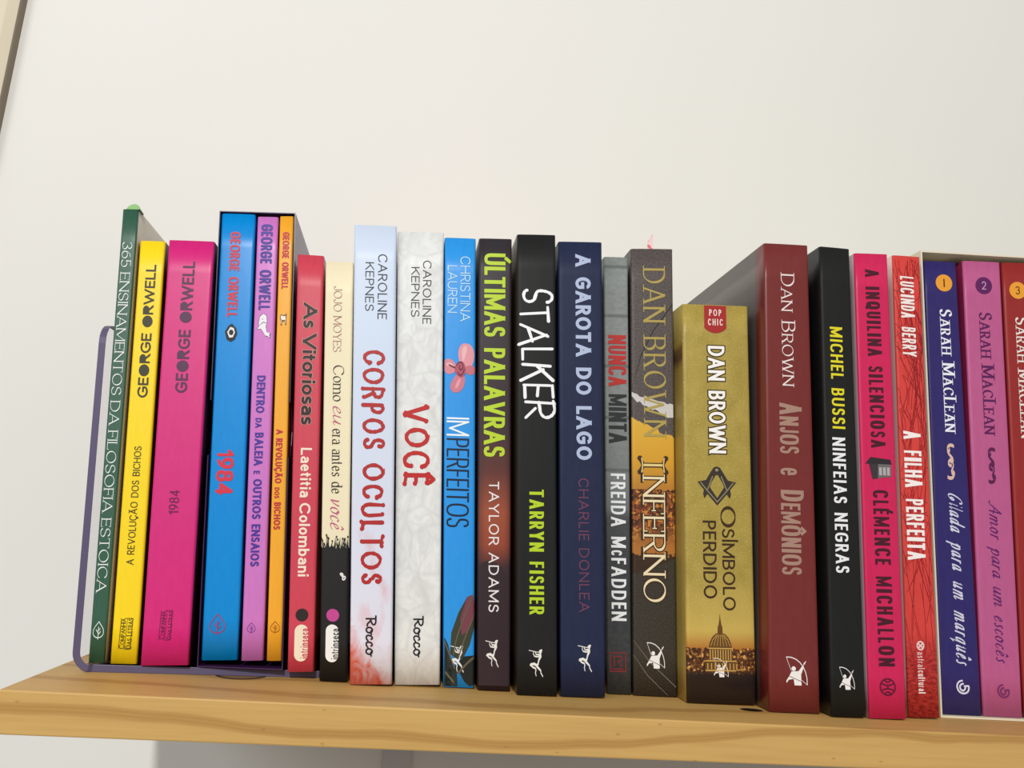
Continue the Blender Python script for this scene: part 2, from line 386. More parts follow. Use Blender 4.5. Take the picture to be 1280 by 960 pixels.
            # flush cut: slide the two end corners along the stroke so the end lies level
            for e in (0, 1):
                if Lp[e] is not None and Lp[e] < .995 and len(ink.v) > base:
                    i = 0 if e == 0 else len(P)-1; nb = 1 if e == 0 else len(P)-2
                    pe, pn = fin(P[i]), fin(P[nb]); dx, dy = pe[0]-pn[0], pe[1]-pn[1]
                    ks = (base, base+1) if e == 0 else (len(ink.v)-2, len(ink.v)-1)
                    for kk in ks:
                        vx, vy = ink.v[kk]; q = (pe[1]-vy)/dy; ink.v[kk] = (vx+dx*q, pe[1])
        ink.merge(iv, if_)
        x += Wd + sty['tr']*c*r
    return ink
# ------------------------------------------------------------ measured books (front corners x, z at depth y), lettering and print positions
BOOKS={
'green':(0.04557,[(0.01685, 0.0039), (0.02384, 0.00425), (0.00595, 0.22201), (-0.00157, 0.22126)]),
'yellow':(0.04801,[(0.02545, 0.0036), (0.03733, 0.00402), (0.02025, 0.20761), (0.0082, 0.20656)]),
'pink':(0.04676,[(0.03919, 0.0036), (0.06039, 0.00483), (0.04429, 0.21007), (0.02225, 0.20824)]),
'case':(0.05020,[(0.06361, 0.00587), (0.10272, 0.00783), (0.08173, 0.23184), (0.04369, 0.2281)]),
'blue':(0.05140,[(0.06469, 0.00646), (0.08135, 0.00748), (0.06151, 0.22887), (0.04454, 0.22738)]),
'lilac':(0.05150,[(0.08283, 0.00718), (0.09307, 0.00788), (0.07311, 0.22883), (0.06265, 0.22773)]),
'orange':(0.05160,[(0.09455, 0.00775), (0.10156, 0.00811), (0.08071, 0.23028), (0.07385, 0.22941)]),
'vit':(0.04910,[(0.10505, 0.0036), (0.1172, 0.00437), (0.09895, 0.2097), (0.08559, 0.20898)]),
'jojo':(0.04886,[(0.12029, 0.0004), (0.13335, 0.00065), (0.11435, 0.20794), (0.10013, 0.2067)]),
'corpos':(0.04360,[(0.13482, 0.0004), (0.1545, 0.00132), (0.13479, 0.22832), (0.11308, 0.2265)]),
'voce':(0.04800,[(0.15569, 0.0004), (0.1774, 0.00141), (0.15962, 0.22953), (0.13529, 0.2272)]),
'imp':(0.04895,[(0.17908, 0.0004), (0.19421, 0.00055), (0.17691, 0.22863), (0.16029, 0.22727)]),
'ult':(0.04507,[(0.19542, 0.0004), (0.21132, 0.00076), (0.19583, 0.22927), (0.17834, 0.22758)]),
'stalker':(0.03786,[(0.21344, 0.0004), (0.23311, 0.00092), (0.21801, 0.23153), (0.1976, 0.22946)]),
'garota':(0.03912,[(0.23495, 0.0004), (0.25694, 0.00102), (0.24352, 0.23107), (0.21994, 0.22865)]),
'nunca':(0.05206,[(0.2611, 0.0004), (0.27383, 0.0006), (0.2616, 0.22918), (0.24806, 0.22804)]),
'inferno':(0.05124,[(0.27442, 0.0004), (0.29722, 0.00066), (0.2867, 0.2368), (0.26273, 0.23415)]),
'simbolo':(0.03830,[(0.29756, 0.0004), (0.33318, 0.0014), (0.32541, 0.20429), (0.28877, 0.2016)]),
'anjos':(0.02637,[(0.33419, 0.0004), (0.36018, 0.00059), (0.35338, 0.23793), (0.32856, 0.23627)]),
'bussi':(0.02103,[(0.36294, 0.0004), (0.38045, 0.00095), (0.37406, 0.23646), (0.35709, 0.23598)]),
'inq':(0.02141,[(0.38232, 0.0004), (0.40172, 0.00084), (0.39603, 0.2363), (0.377, 0.2347)]),
'berry':(0.02779,[(0.40679, 0.0004), (0.42359, 0.00091), (0.41922, 0.2397), (0.40318, 0.23894)]),
'sar1':(0.03620,[(0.43062, -5e-05), (0.45263, 0.00049), (0.44692, 0.24284), (0.42741, 0.24148)]),
'sar2':(0.03620,[(0.45351, 0.00033), (0.47538, 0.00085), (0.47418, 0.24605), (0.45139, 0.24432)]),
'sar3':(0.03620,[(0.47649, 0.0007), (0.49887, 0.00085), (0.49982, 0.24812), (0.47568, 0.24623)]),
}
TEXTS=[
('green', 'title', '365 ENSINAMENTOS DA FILOSOFIA ESTOICA', 'roman', (235, 240, 235), 0.17, 0.78, 0.9201, 0.1433),
('yellow', 'author_name', 'GEORGE ORWELL', 'blob', (62, 60, 40), 0.72, 0.32, 0.6079, 0.9391),
('yellow', 'title', 'A REVOLUÇÃO DOS BICHOS', 'condn', (70, 62, 30), 0.63, 0.36, 0.2179, 0.4911),
('yellow', 'publisher_emblem', 'Companhia', 'tiny', (70, 62, 20), 0.5, 0.3, 0.0323, 0.0987),
('yellow', 'publisher_emblem', 'Das Letras', 'tiny', (70, 62, 20), 0.76, 0.55, 0.0326, 0.0989),
('pink', 'author_name', 'GEORGE ORWELL', 'blob', (88, 48, 80), 0.61, 0.35, 0.6201, 0.9464),
('pink', 'title', '1984', 'condn', (110, 20, 75), 0.59, 0.385, 0.3344, 0.3901),
('pink', 'publisher_emblem', 'Companhia', 'tiny', (110, 20, 75), 0.47, 0.36, 0.0565, 0.1176),
('pink', 'publisher_emblem', 'Das Letras', 'tiny', (110, 20, 75), 0.61, 0.51, 0.0564, 0.1175),
('blue', 'author_name', 'GEORGE ORWELL', 'bubble', (200, 60, 85), 0.29, 0.59, 0.955, 0.7493),
('blue', 'title', '1984', 'bubble', (215, 50, 70), 0.19, 0.67, 0.4472, 0.3469),
('lilac', 'author_name', 'GEORGE ORWELL', 'bubble', (72, 50, 150), 0.2, 0.76, 0.9816, 0.7727),
('lilac', 'title', 'Dentro da Baleia e Outros Ensaios', 'caps', (72, 50, 150), 0.26, 0.66, 0.6195, 0.1965),
('orange', 'author_name', 'GEORGE ORWELL', 'bubble', (196, 40, 60), 0.25, 0.74, 0.9606, 0.8225),
('orange', 'title', 'A Revolução dos Bichos', 'caps', (190, 40, 60), 0.2, 0.66, 0.4963, 0.2753),
('vit', 'title', 'As Vitoriosas', 'hum', (48, 30, 32), 0.28, 0.8, 0.8753, 0.5708),
('vit', 'author_name', 'Laetitia Colombani', 'humm', (245, 225, 205), 0.31, 0.73, 0.5145, 0.2133),
('jojo', 'author_name', 'JOJO MOYES', 'romann', (165, 105, 105), 0.31, 0.6, 0.9365, 0.7694),
('jojo', 'title', 'Como', 'serif', (45, 38, 38), 0.33, 0.72, 0.7361, 0.6464),
('jojo', 'title', 'eu', 'script', (190, 85, 125), 0.33, 0.78, 0.6366, 0.5937),
('jojo', 'title', 'era antes de', 'serif', (45, 38, 38), 0.33, 0.72, 0.58, 0.4251),
('jojo', 'title', 'você', 'script', (190, 85, 125), 0.3, 0.78, 0.4157, 0.3446),
('corpos', 'author_name', 'CAROLINE', 'thin', (40, 42, 50), 0.565, 0.785, 0.9316, 0.7796),
('corpos', 'author_name', 'KEPNES', 'thin', (40, 42, 50), 0.27, 0.475, 0.9116, 0.798),
('corpos', 'title', 'CORPOS OCULTOS', 'brush', (178, 40, 38), 0.24, 0.76, 0.7083, 0.2004),
('corpos', 'publisher_emblem', 'Rocco', 'logo', (25, 22, 25), 0.36, 0.62, 0.1367, 0.0579),
('voce', 'author_name', 'CAROLINE', 'thin', (45, 45, 45), 0.55, 0.735, 0.931, 0.7808),
('voce', 'author_name', 'KEPNES', 'thin', (45, 45, 45), 0.3, 0.48, 0.9149, 0.7972),
('voce', 'title', 'VOCÊ', 'brush', (190, 36, 34), 0.17, 0.72, 0.5929, 0.4156),
('voce', 'publisher_emblem', 'Rocco', 'logo', (25, 22, 25), 0.4, 0.63, 0.1384, 0.0579),
('imp', 'author_name', 'CHRISTINA', 'thinn', (205, 235, 245), 0.5, 0.82, 0.9549, 0.7993),
('imp', 'author_name', 'LAUREN', 'thinn', (205, 235, 245), 0.1, 0.4, 0.9323, 0.819),
('imp', 'title', 'IM', 'tall', (240, 248, 250), 0.08, 0.8, 0.5764, 0.5349),
('imp', 'title', 'PERFEITOS', 'tall', (18, 30, 52), 0.08, 0.8, 0.5295, 0.334),
('ult', 'title', 'ÚLTIMAS PALAVRAS', 'cond', (188, 214, 48), 0.16, 0.8, 0.9638, 0.4921),
('ult', 'author_name', 'TAYLOR ADAMS', 'sans', (240, 232, 230), 0.32, 0.63, 0.4374, 0.1596),
('stalker', 'title', 'STALKER', 'hand', (245, 245, 245), 0.1, 0.92, 0.8735, 0.5763),
('stalker', 'author_name', 'TARRYN FISHER', 'stencil', (184, 212, 40), 0.31, 0.67, 0.4213, 0.1611),
('garota', 'title', 'A GAROTA DO LAGO', 'bold', (178, 190, 218), 0.38, 0.73, 0.969, 0.4953),
('garota', 'author_name', 'CHARLIE DONLEA', 'thin', (112, 62, 88), 0.42, 0.65, 0.4549, 0.1715),
('nunca', 'title', 'NUNCA', 'cond', (186, 48, 44), 0.14, 0.88, 0.8066, 0.6834),
('nunca', 'title', 'MINTA', 'cond', (44, 46, 48), 0.14, 0.88, 0.6644, 0.55),
('nunca', 'author_name', 'FREIDA McFADDEN', 'condm', (238, 240, 240), 0.2, 0.8, 0.48, 0.1543),
('inferno', 'author_name', 'DAN BROWN', 'roman', (176, 156, 84), 0.28, 0.8, 0.952, 0.5551),
('inferno', 'title', 'NFERNO', 'romano', (240, 222, 180), 0.24, 0.75, 0.4651, 0.1936),
('simbolo', 'author_name', 'DAN BROWN', 'humo', (250, 246, 238), 0.37, 0.62, 0.8885, 0.6067),
('simbolo', 'title', 'SÍMBOLO', 'sansm', (62, 40, 22), 0.535, 0.72, 0.417, 0.2183),
('simbolo', 'title', 'PERDIDO', 'sansm', (62, 40, 22), 0.255, 0.45, 0.4363, 0.2461),
('anjos', 'author_name', 'Dan Brown', 'romansc', (240, 225, 220), 0.36, 0.66, 0.9292, 0.6754),
('anjos', 'title', 'Anjos e Demônios', 'condsc', (168, 132, 116), 0.28, 0.76, 0.6364, 0.2734),
('bussi', 'author_name', 'MICHEL BUSSI', 'condm', (226, 214, 40), 0.25, 0.65, 0.8148, 0.5882),
('bussi', 'title', 'NINFEIAS NEGRAS', 'condm', (238, 238, 236), 0.23, 0.63, 0.569, 0.2847),
('inq', 'title', 'A INQUILINA SILENCIOSA', 'slab', (72, 24, 40), 0.29, 0.7, 0.9623, 0.5567),
('inq', 'author_name', 'CLÉMENCE MICHALLON', 'slab', (72, 24, 40), 0.29, 0.72, 0.4651, 0.1029),
('berry', 'author_name', 'LUCINDA BERRY', 'condb', (246, 232, 226), 0.22, 0.71, 0.9512, 0.7651),
('berry', 'title', 'A FILHA PERFEITA', 'cond', (250, 240, 235), 0.14, 0.73, 0.5953, 0.3182),
('berry', 'publisher_emblem', 'astral', 'lowthin', (240, 205, 200), 0.33, 0.55, 0.1299, 0.0964),
('berry', 'publisher_emblem', 'cultural', 'lowbold', (245, 225, 220), 0.33, 0.55, 0.0932, 0.0478),
('sar1', 'author_name', 'Sarah MacLean', 'serifsc', (238, 238, 245), 0.4, 0.765, 0.8846, 0.6003),
('sar1', 'title', 'Cilada para um marquês', 'script', (214, 212, 232), 0.4, 0.78, 0.4649, 0.1049),
('sar2', 'author_name', 'Sarah MacLean', 'serifsc', (92, 30, 88), 0.35, 0.69, 0.877, 0.5965),
('sar2', 'title', 'Amor para um escocês', 'script', (96, 34, 108), 0.37, 0.68, 0.4466, 0.1117),
('sar3', 'author_name', 'Sarah MacLean', 'serifsc', (238, 225, 215), 0.25, 0.57, 0.8689, 0.5907),
]
ARTS=[
('green', 'leaf', 0.5023, 0.0651, 0.3207, 0.0178),
('blue', 'eye', 0.4299, 0.7136, 0.1954, 0.0215),
('blue', 'leaf', 0.4123, 0.0733, 0.2076, 0.0214),
('lilac', 'whale', 0.4883, 0.7357, 0.3207, 0.0284),
('lilac', 'leaf', 0.4173, 0.0675, 0.1795, 0.0108),
('orange', 'pig', 0.4708, 0.7508, 0.2863, 0.0152),
('orange', 'leaf', 0.5042, 0.069, 0.3024, 0.0124),
('yellow', 'frame', 0.5159, 0.0655, 0.2658, 0.0349),
('pink', 'frame', 0.4747, 0.0869, 0.145, 0.0332),
('vit', 'dot', 0.5057, 0.1262, 0.2425, 0.0144),
('vit', 'pill', 0.5018, 0.0639, 0.2576, 0.0408),
('jojo', 'dot', 0.4487, 0.1456, 0.2284, 0.0143),
('jojo', 'pill', 0.4354, 0.0833, 0.2283, 0.0416),
('jojo', 'mark', 0.7793, 0.2328, 0.1145, 0.0082),
('imp', 'faun', 0.4442, 0.0595, 0.2178, 0.0277),
('ult', 'faun', 0.4337, 0.0758, 0.2072, 0.0277),
('stalker', 'faun', 0.4703, 0.0647, 0.1811, 0.0273),
('garota', 'faun', 0.5398, 0.0786, 0.1612, 0.0275),
('nunca', 'square', 0.445, 0.0668, 0.3071, 0.0194),
('inferno', 'archer', 0.5061, 0.0824, 0.21, 0.0263),
('simbolo', 'archer', 0.4887, 0.0828, 0.1075, 0.022),
('anjos', 'archer', 0.5378, 0.0803, 0.2139, 0.0274),
('bussi', 'archer', 0.4586, 0.0745, 0.2256, 0.0218),
('inq', 'globe', 0.5046, 0.062, 0.1997, 0.0162),
('inq', 'house', 0.4806, 0.5118, 0.375, 0.0242),
('sar1', 'gmark', 0.5391, 0.0554, 0.1521, 0.0136),
('sar2', 'gmark', 0.5197, 0.0507, 0.1435, 0.0131),
('sar1', 'badge1', 0.5772, 0.9479, 0.2554, 0.0205),
('sar2', 'badge2', 0.5167, 0.9416, 0.2237, 0.0204),
('sar3', 'badge3', 0.3492, 0.9331, 0.2142, 0.0204),
('sar1', 'scroll', 0.5128, 0.5324, 0.1128, 0.0382),
('sar2', 'scroll', 0.4977, 0.5253, 0.1058, 0.038),
('simbolo', 'tag', 0.49, 0.9627, 0.1668, 0.0404),
('simbolo', 'compass', 0.4739, 0.5235, 0.2848, 0.0491),
('simbolo', 'bigO', 0.6295, 0.4469, 0.1043, 0.0226),
('simbolo', 'dome', 0.4833, 0.1418, 0.2319, 0.0698),
('inferno', 'ornI', 0.4787, 0.491, 0.3537, 0.0206),
('berry', 'at', 0.4419, 0.1428, 0.1035, 0.008),
('imp', 'orchid', 0.4879, 0.6902, 0.4871, 0.0575),
('imp', 'bud', 0.5318, 0.0966, 0.5129, 0.0954),
('inferno', 'torn', 0.4712, 0.6207, 0.5056, 0.0552),
('ult', 'hill', 0.5037, 0.1349, 0.4878, 0.1319),
]
# ------------------------------------------------------------ setting
n = NT('wall_paint', .75, .2)
ob = n.coord(uv=False)
big = n.noise(ob, 2.2, 4); fine = n.noise(ob, 90, 3)
spot = n.n('ShaderNodeTexVoronoi', {'Vector': n.coord((1, 1, .7), False), 'Scale': 9.0}).outputs[0]
sp = n.ramp(spot, [(0.0, (.0,)), (.035, (0.0,)), (.05, (1.0,))])
gate = n.ramp(n.noise(ob, 5, 2), [(.58, (1.0,)), (.64, (0.0,))])
c = n.mix(n.ramp(big, [(.35, (0.0,)), (.7, (1.0,))]), (231, 230, 223), (235, 230, 225))
c = n.mix(n.math('MULTIPLY', n.math('SUBTRACT', 1.0, n.math('MAXIMUM', sp, gate)), .35), c, (205, 190, 180))
wall_m = n.out(c, n.math('ADD', fine, n.noise(ob, 12, 3)), .12, .0008)
WY = .225
V, F = boxes([(-3, 3.2, WY, WY+.08, -1.5, 2.0)])
tag(link('wall_back', V, F, wall_m), kind='structure')
# door casing at the far left
n = NT('casing_paint', .5, .3); ob = n.coord((8, 8, 1), False)
cas_m = n.out(n.mix(n.noise(ob, 6, 4), (226, 214, 188), (236, 226, 202)))
edge_shade_m = mat((150, 138, 122), .6, .2, 'casing_edge_shade')  # shade on the casing's right side face, painted in as a grey colour
pr = [(-.262, WY), (-.262, WY-.016), (-.256, WY-.019), (-.180, WY-.019), (-.168, WY-.013), (-.1622, WY-.0085), (-.1616, WY-.0075), (-.1616, WY)]
V = [(x, y, z) for z in (-1.5, 2.0) for x, y in pr]; m_ = len(pr)
F = [(i, (i+1) % m_, m_+(i+1) % m_, m_+i) for i in range(m_)] + [tuple(range(m_))[::-1], tuple(range(m_, 2*m_))]
tag(link('trim_1', V, F, [cas_m, edge_shade_m], idx=[1 if i in (5, 6) else 0 for i in range(m_)]+[0, 0]), kind='structure')

# ------------------------------------------------------------ pine shelf
n = NT('pine_wood', .5, .3)
ob = n.coord(uv=False); sx, sy, sz = n.sep(ob)
wob = n.noise(n.coord((7, 10, 10), False), 1.0, 3, .4)
wob2 = n.noise(n.coord((1.8, 3, 3), False, (3.1, .4, .2)), 1.0, 2, .5)
def blob_d(cx, cy, rx, ry):
    a = n.math('POWER', n.math('DIVIDE', n.math('SUBTRACT', sx, cx), rx), 2.0); b = n.math('POWER', n.math('DIVIDE', n.math('SUBTRACT', sy, cy), ry), 2.0)
    return n.math('SQRT', n.math('ADD', a, b))
k1 = blob_d(.083, .058, .0125, .0135); k2 = blob_d(.327, .0305, .0060, .0040)
pull = n.math('ADD', n.math('DIVIDE', .35, n.math('ADD', n.math('POWER', k1, 2.0), .7)), n.math('DIVIDE', .12, n.math('ADD', n.math('POWER', blob_d(.327, .0303, .018, .009), 2.0), .7)))
ring = n.math('ADD', n.math('ADD', n.math('MULTIPLY', sz, 55.0), n.math('MULTIPLY', sy, 26.0)), n.math('ADD', n.math('MULTIPLY', wob, 1.5), n.math('ADD', n.math('MULTIPLY', wob2, 3.2), pull)))
tri = n.math('PINGPONG', ring, .5)
late = n.ramp(tri, [(.0, (.75,)), (.035, (1.0,)), (.1, (.6,)), (.13, (.16,)), (.3, (.05,)), (.5, (0.0,))])
fib = n.noise(n.coord((14, 500, 500), False), 1.0, 3, .6)
c = n.mix(n.noise(n.coord((4, 25, 25), False), 1.0, 3), (203, 161, 92), (214, 174, 106))
c = n.mix(n.math('MULTIPLY', late, .68), c, (164, 117, 58))
c = n.mix(n.math('MULTIPLY', n.ramp(fib, [(.45, (0.0,)), (.8, (1.0,))]), .32), c, (170, 126, 68))
topm = n.math('GREATER_THAN', sz, -.0006)
kn = n.math('MAXIMUM', n.math('MULTIPLY', n.ramp(k1, [(.85, (1.0,)), (1.0, (1.0,)), (1.03, (0.0,))]), 1.0), n.ramp(k2, [(.9, (1.0,)), (1.05, (0.0,))]))
knc = n.mix(n.ramp(k1, [(.72, (0.0,)), (.93, (1.0,))]), (140, 106, 62), (30, 20, 14))
c = n.mix(n.math('MULTIPLY', kn, topm), c, knc)
pits = n.n('ShaderNodeTexVoronoi', {'Vector': n.coord((60, 130, 130), False), 'Scale': 1.0}).outputs[0]
c = n.mix(n.math('MULTIPLY', n.ramp(pits, [(.0, (1.0,)), (.05, (1.0,)), (.075, (0.0,))]), .4), c, (150, 106, 56))
pine = n.out(c, fib, .12, .0006)
shelf = empty('wall_shelf', (0, 0, 0))
tag(shelf, 'light pine wall shelf board carrying the whole row of books', 'shelf')
V, F = boxes([(0, 1.15, 0, WY-.0005, -.0168, 0)])
bevel(link('board', V, F, pine, shelf), .0007)
steel = mat((206, 202, 200), .45, .4, 'painted_steel')
bx = .1637
V, F = boxes([(bx-.0095, bx+.0095, WY-.003, WY-.0004, -.17, -.0172), (bx-.0095, bx+.0095, .05, WY-.0036, -.0202, -.0172)])
tag(link('bracket', V, F, steel, shelf), 'pale metal bracket under the shelf')

# ------------------------------------------------------------ acrylic bookend
ac = bpy.data.materials.new('clear_acrylic'); ac.use_nodes = True; nt_ = ac.node_tree; nt_.nodes.remove(nt_.nodes['Principled BSDF'])
tr_ = nt_.nodes.new('ShaderNodeBsdfTransparent'); tr_.inputs[0].default_value = lin((252, 251, 253))
gl_ = nt_.nodes.new('ShaderNodeBsdfGlossy'); gl_.inputs['Roughness'].default_value = .08
mx_ = nt_.nodes.new('ShaderNodeMixShader'); mx_.inputs[0].default_value = .035; nt_.links.new(tr_.outputs[0], mx_.inputs[1]); nt_.links.new(gl_.outputs[0], mx_.inputs[2])
nt_.links.new(mx_.outputs[0], nt_.nodes['Material Output'].inputs['Surface'])
ed = mat((92, 84, 112), .4, .3, 'acrylic_edge')
smoke = bpy.data.materials.new('smoky_acrylic'); smoke.use_nodes = True; ns_ = smoke.node_tree; ns_.nodes.remove(ns_.nodes['Principled BSDF'])
tp_ = ns_.nodes.new('ShaderNodeBsdfTransparent'); tp_.inputs[0].default_value = lin((150, 142, 162)); ns_.links.new(tp_.outputs[0], ns_.nodes['Material Output'].inputs['Surface'])
def bookend():
    root = empty('bookend', (0.0, .05, 0)); tag(root, 'clear smoky acrylic bookend at the left end of the row, its base under the books', 'bookend')
    T = .0034; bend = .0075; lean = math.radians(-4.6)
    # centre line in (x, z): base from right to left, bend, upright leaning out, rounded top
    path = [(.1193, T/2), (.09, T/2), (.05, T/2), (.0191, T/2)]
    cx, cz = .0191, T/2+bend
    a1 = math.pi - lean*-1
    for i in range(1, 9):
        a = -math.pi/2 - (math.pi/2+lean)*i/8; path.append((cx+bend*math.cos(a), cz+bend*math.sin(a)))
    x0, z0 = path[-1]; L = .1545
    for q_ in (.2, .4, .6, .8, .93, .95, .965, .98, .99, .996, 1.0): path.append((x0+math.sin(lean)*L*q_, z0+math.cos(lean)*L*q_))
    n_ = len(path); rows = []
    for i in range(n_):
        p0 = Vector(path[max(0, i-1)]); p1 = Vector(path[min(n_-1, i+1)]); d = (p1-p0).normalized(); nn = Vector((-d.y, d.x))
        P = Vector(path[i]); fy = .0445 + max(0, P.x-.012)*.125
        if i >= 4: fy = .0440
        back = .150
        # the top corners of the upright are rounded: front edge recedes near the top
        k_ = (i-(n_-4))
        s_ = max(0, .0104 - (n_-1-i and math.hypot(P.x-path[-1][0], P.y-path[-1][1])))
        fy += .0104 - math.sqrt(max(0, .0104**2 - s_**2)); back -= .0104 - math.sqrt(max(0, .0104**2 - s_**2))
        rows.append([(P.x+nn.x*T/2, fy, P.y+nn.y*T/2), (P.x-nn.x*T/2, fy, P.y-nn.y*T/2), (P.x-nn.x*T/2, back, P.y-nn.y*T/2), (P.x+nn.x*T/2, back, P.y+nn.y*T/2)])
    V = [(x, y-.05, z) for r in rows for x, y, z in r]; F = []; I = []
    for i in range(n_-1):
        for e in range(4):
            a = 4*i+e; b_ = 4*i+(e+1) % 4
            F.append((a, a+4, b_+4, b_)); I.append(1 if e in (0, 2) else (2 if i < 5 else 0))
    F += [(0, 1, 2, 3), (4*n_-1, 4*n_-2, 4*n_-3, 4*n_-4)]; I += [1, 1]
    o = link('acrylic_sheet', V, F, [ac, ed, smoke], root, I)
    bm = bmesh.new(); bm.from_mesh(o.data); bmesh.ops.recalc_face_normals(bm, faces=bm.faces); bm.to_mesh(o.data); bm.free()
    bevel(o, .0003)
bookend()

# ------------------------------------------------------------ spine artwork materials (colours printed on each cover)
def plain(name, col, rough=.48, spec=.35, var=6):
    n = NT(name, rough, spec)
    f = n.noise(n.coord((3, 9, 1)), 3, 4)
    lo = tuple(max(0, x-var) for x in col); hi = tuple(min(255, x+var) for x in col)
    bump = n.noise(n.coord((2, 8, 1)), 2, 2)
    return n.out(n.mix(f, lo, hi), bump, .08, .0006)
def sp_corpos():
    n = NT('pale_blue_watercolour', .42); u, v, _ = n.sep(n.coord()); wc = n.noise(n.coord((1.2, 9, 1)), 2.2, 5, .6, .8)
    c = n.mix(n.ramp(v, [(.1, (0.0,)), (.7, (1.0,))]), (226, 225, 238), (206, 219, 238))
    m = n.math('SUBTRACT', n.math('ADD', wc, n.math('MULTIPLY', n.math('SUBTRACT', .12, v), 4.2)), n.math('MULTIPLY', u, .42))
    c = n.mix(n.ramp(m, [(.45, (0.0,)), (.8, (1.0,))]), c, (216, 96, 74))
    w2 = n.math('MULTIPLY', n.ramp(n.noise(n.coord((1.5, 6, 1), loc=(4, 2, 0)), 2, 4), [(.5, (0.0,)), (.75, (1.0,))]), n.ramp(v, [(.2, (.7,)), (.34, (.25,)), (.42, (0.0,))]))
    return n.out(n.mix(w2, c, (224, 160, 160)))
def sp_voce():
    n = NT('crumpled_paper_print', .45)
    vo = n.n('ShaderNodeTexVoronoi', {'Vector': n.coord((1.1, 9, 1)), 'Scale': 1.6}, feature='F1').outputs[0]
    no = n.noise(n.coord((1.4, 8, 1)), 2.0, 5, .6, 1.8)
    c = n.mix(n.ramp(no, [(.38, (0.0,)), (.62, (1.0,))]), (232, 233, 230), (214, 214, 212))
    fold = n.n('ShaderNodeTexVoronoi', {'Vector': n.coord((1.1, 9, 1), loc=(.3, .7, 0)), 'Scale': 1.3}, feature='DISTANCE_TO_EDGE').outputs[0]
    c = n.mix(n.math('MULTIPLY', n.ramp(fold, [(0.0, (1.0,)), (.06, (0.0,))]), .4), c, (198, 198, 196))
    return n.out(n.mix(n.math('MULTIPLY', vo, .25), c, (240, 241, 238)))
def sp_ult():
    n = NT('dusk_photo_print', .48); u, v, _ = n.sep(n.coord())
    c = n.ramp(v, [(0.0, (44, 30, 34)), (.2, (52, 34, 40)), (.255, (62, 40, 44)), (.3, (150, 68, 44)), (.37, (160, 78, 50)), (.46, (96, 50, 44)), (.56, (58, 42, 46)), (1.0, (50, 46, 50))])
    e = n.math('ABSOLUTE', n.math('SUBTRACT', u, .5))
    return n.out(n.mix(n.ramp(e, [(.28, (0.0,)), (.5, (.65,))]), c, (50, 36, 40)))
def sp_nunca():
    n = NT('weathered_boards_print', .5); u, v, _ = n.sep(n.coord())
    c = n.ramp(v, [(0.0, (52, 54, 56)), (.28, (58, 60, 62)), (.38, (74, 76, 78)), (.405, (112, 116, 116)), (.5, (128, 132, 130)), (.7, (142, 146, 144)), (1.0, (140, 146, 142))])
    f = n.noise(n.coord((3, 70, 1)), 1.5, 4, .6)
    c = n.mix(n.math('MULTIPLY', n.ramp(f, [(.4, (0.0,)), (.7, (1.0,))]), .3), c, (86, 90, 90))
    pl = n.math('PINGPONG', n.math('MULTIPLY', v, 8.2), .5)
    return n.out(n.mix(n.math('MULTIPLY', n.ramp(pl, [(0.0, (1.0,)), (.02, (1.0,)), (.045, (0.0,))]), .5), c, (64, 68, 68)))
def sp_inferno():
    n = NT('inferno_cover_print', .48); u, v, _ = n.sep(n.coord())
    jag = n.math('MULTIPLY', n.math('SUBTRACT', n.noise(n.coord((3, 20, 1)), 2, 4), .5), .03)
    vj = n.math('ADD', v, n.math('ADD', jag, n.math('MULTIPLY', u, .05)))
    st = n.noise(n.coord((9, 90, 1)), 3, 5, .7)
    stone = n.mix(n.ramp(st, [(.35, (0.0,)), (.7, (1.0,))]), (62, 56, 54), (112, 102, 98))
    sky = n.ramp(v, [(.42, (172, 112, 48)), (.5, (214, 158, 46)), (.6, (222, 176, 62))])
    ce = n.n('ShaderNodeTexVoronoi', {'Vector': n.coord((9, 100, 1)), 'Scale': 1.7}, distance='MANHATTAN').outputs
    bw = n.n('ShaderNodeSeparateColor', {0: ce[1]}).outputs[0]
    city = n.ramp(bw, [(0.0, (74, 44, 26)), (.3, (150, 82, 38)), (.55, (196, 132, 56)), (.75, (110, 52, 30)), (1.0, (222, 176, 84))], 'CONSTANT')
    city = n.mix(n.ramp(v, [(.31, (1.0,)), (.36, (0.0,))]), city, (176, 112, 48))
    tr = n.noise(n.coord((5, 40, 1)), 2, 4, .7)
    trees = n.mix(tr, (40, 28, 20), (74, 50, 32))
    dark = n.mix(n.ramp(st, [(.35, (0.0,)), (.75, (1.0,))]), (44, 40, 34), (78, 70, 58))
    c = n.mix(n.math('GREATER_THAN', v, .437), city, sky)
    c = n.mix(n.math('LESS_THAN', n.math('ADD', v, n.math('MULTIPLY', tr, .06)), .325), c, trees)
    c = n.mix(n.math('LESS_THAN', n.math('SUBTRACT', v, n.math('MULTIPLY', u, .035)), .252), c, dark)
    return n.out(n.mix(n.math('GREATER_THAN', vj, .60), c, stone))
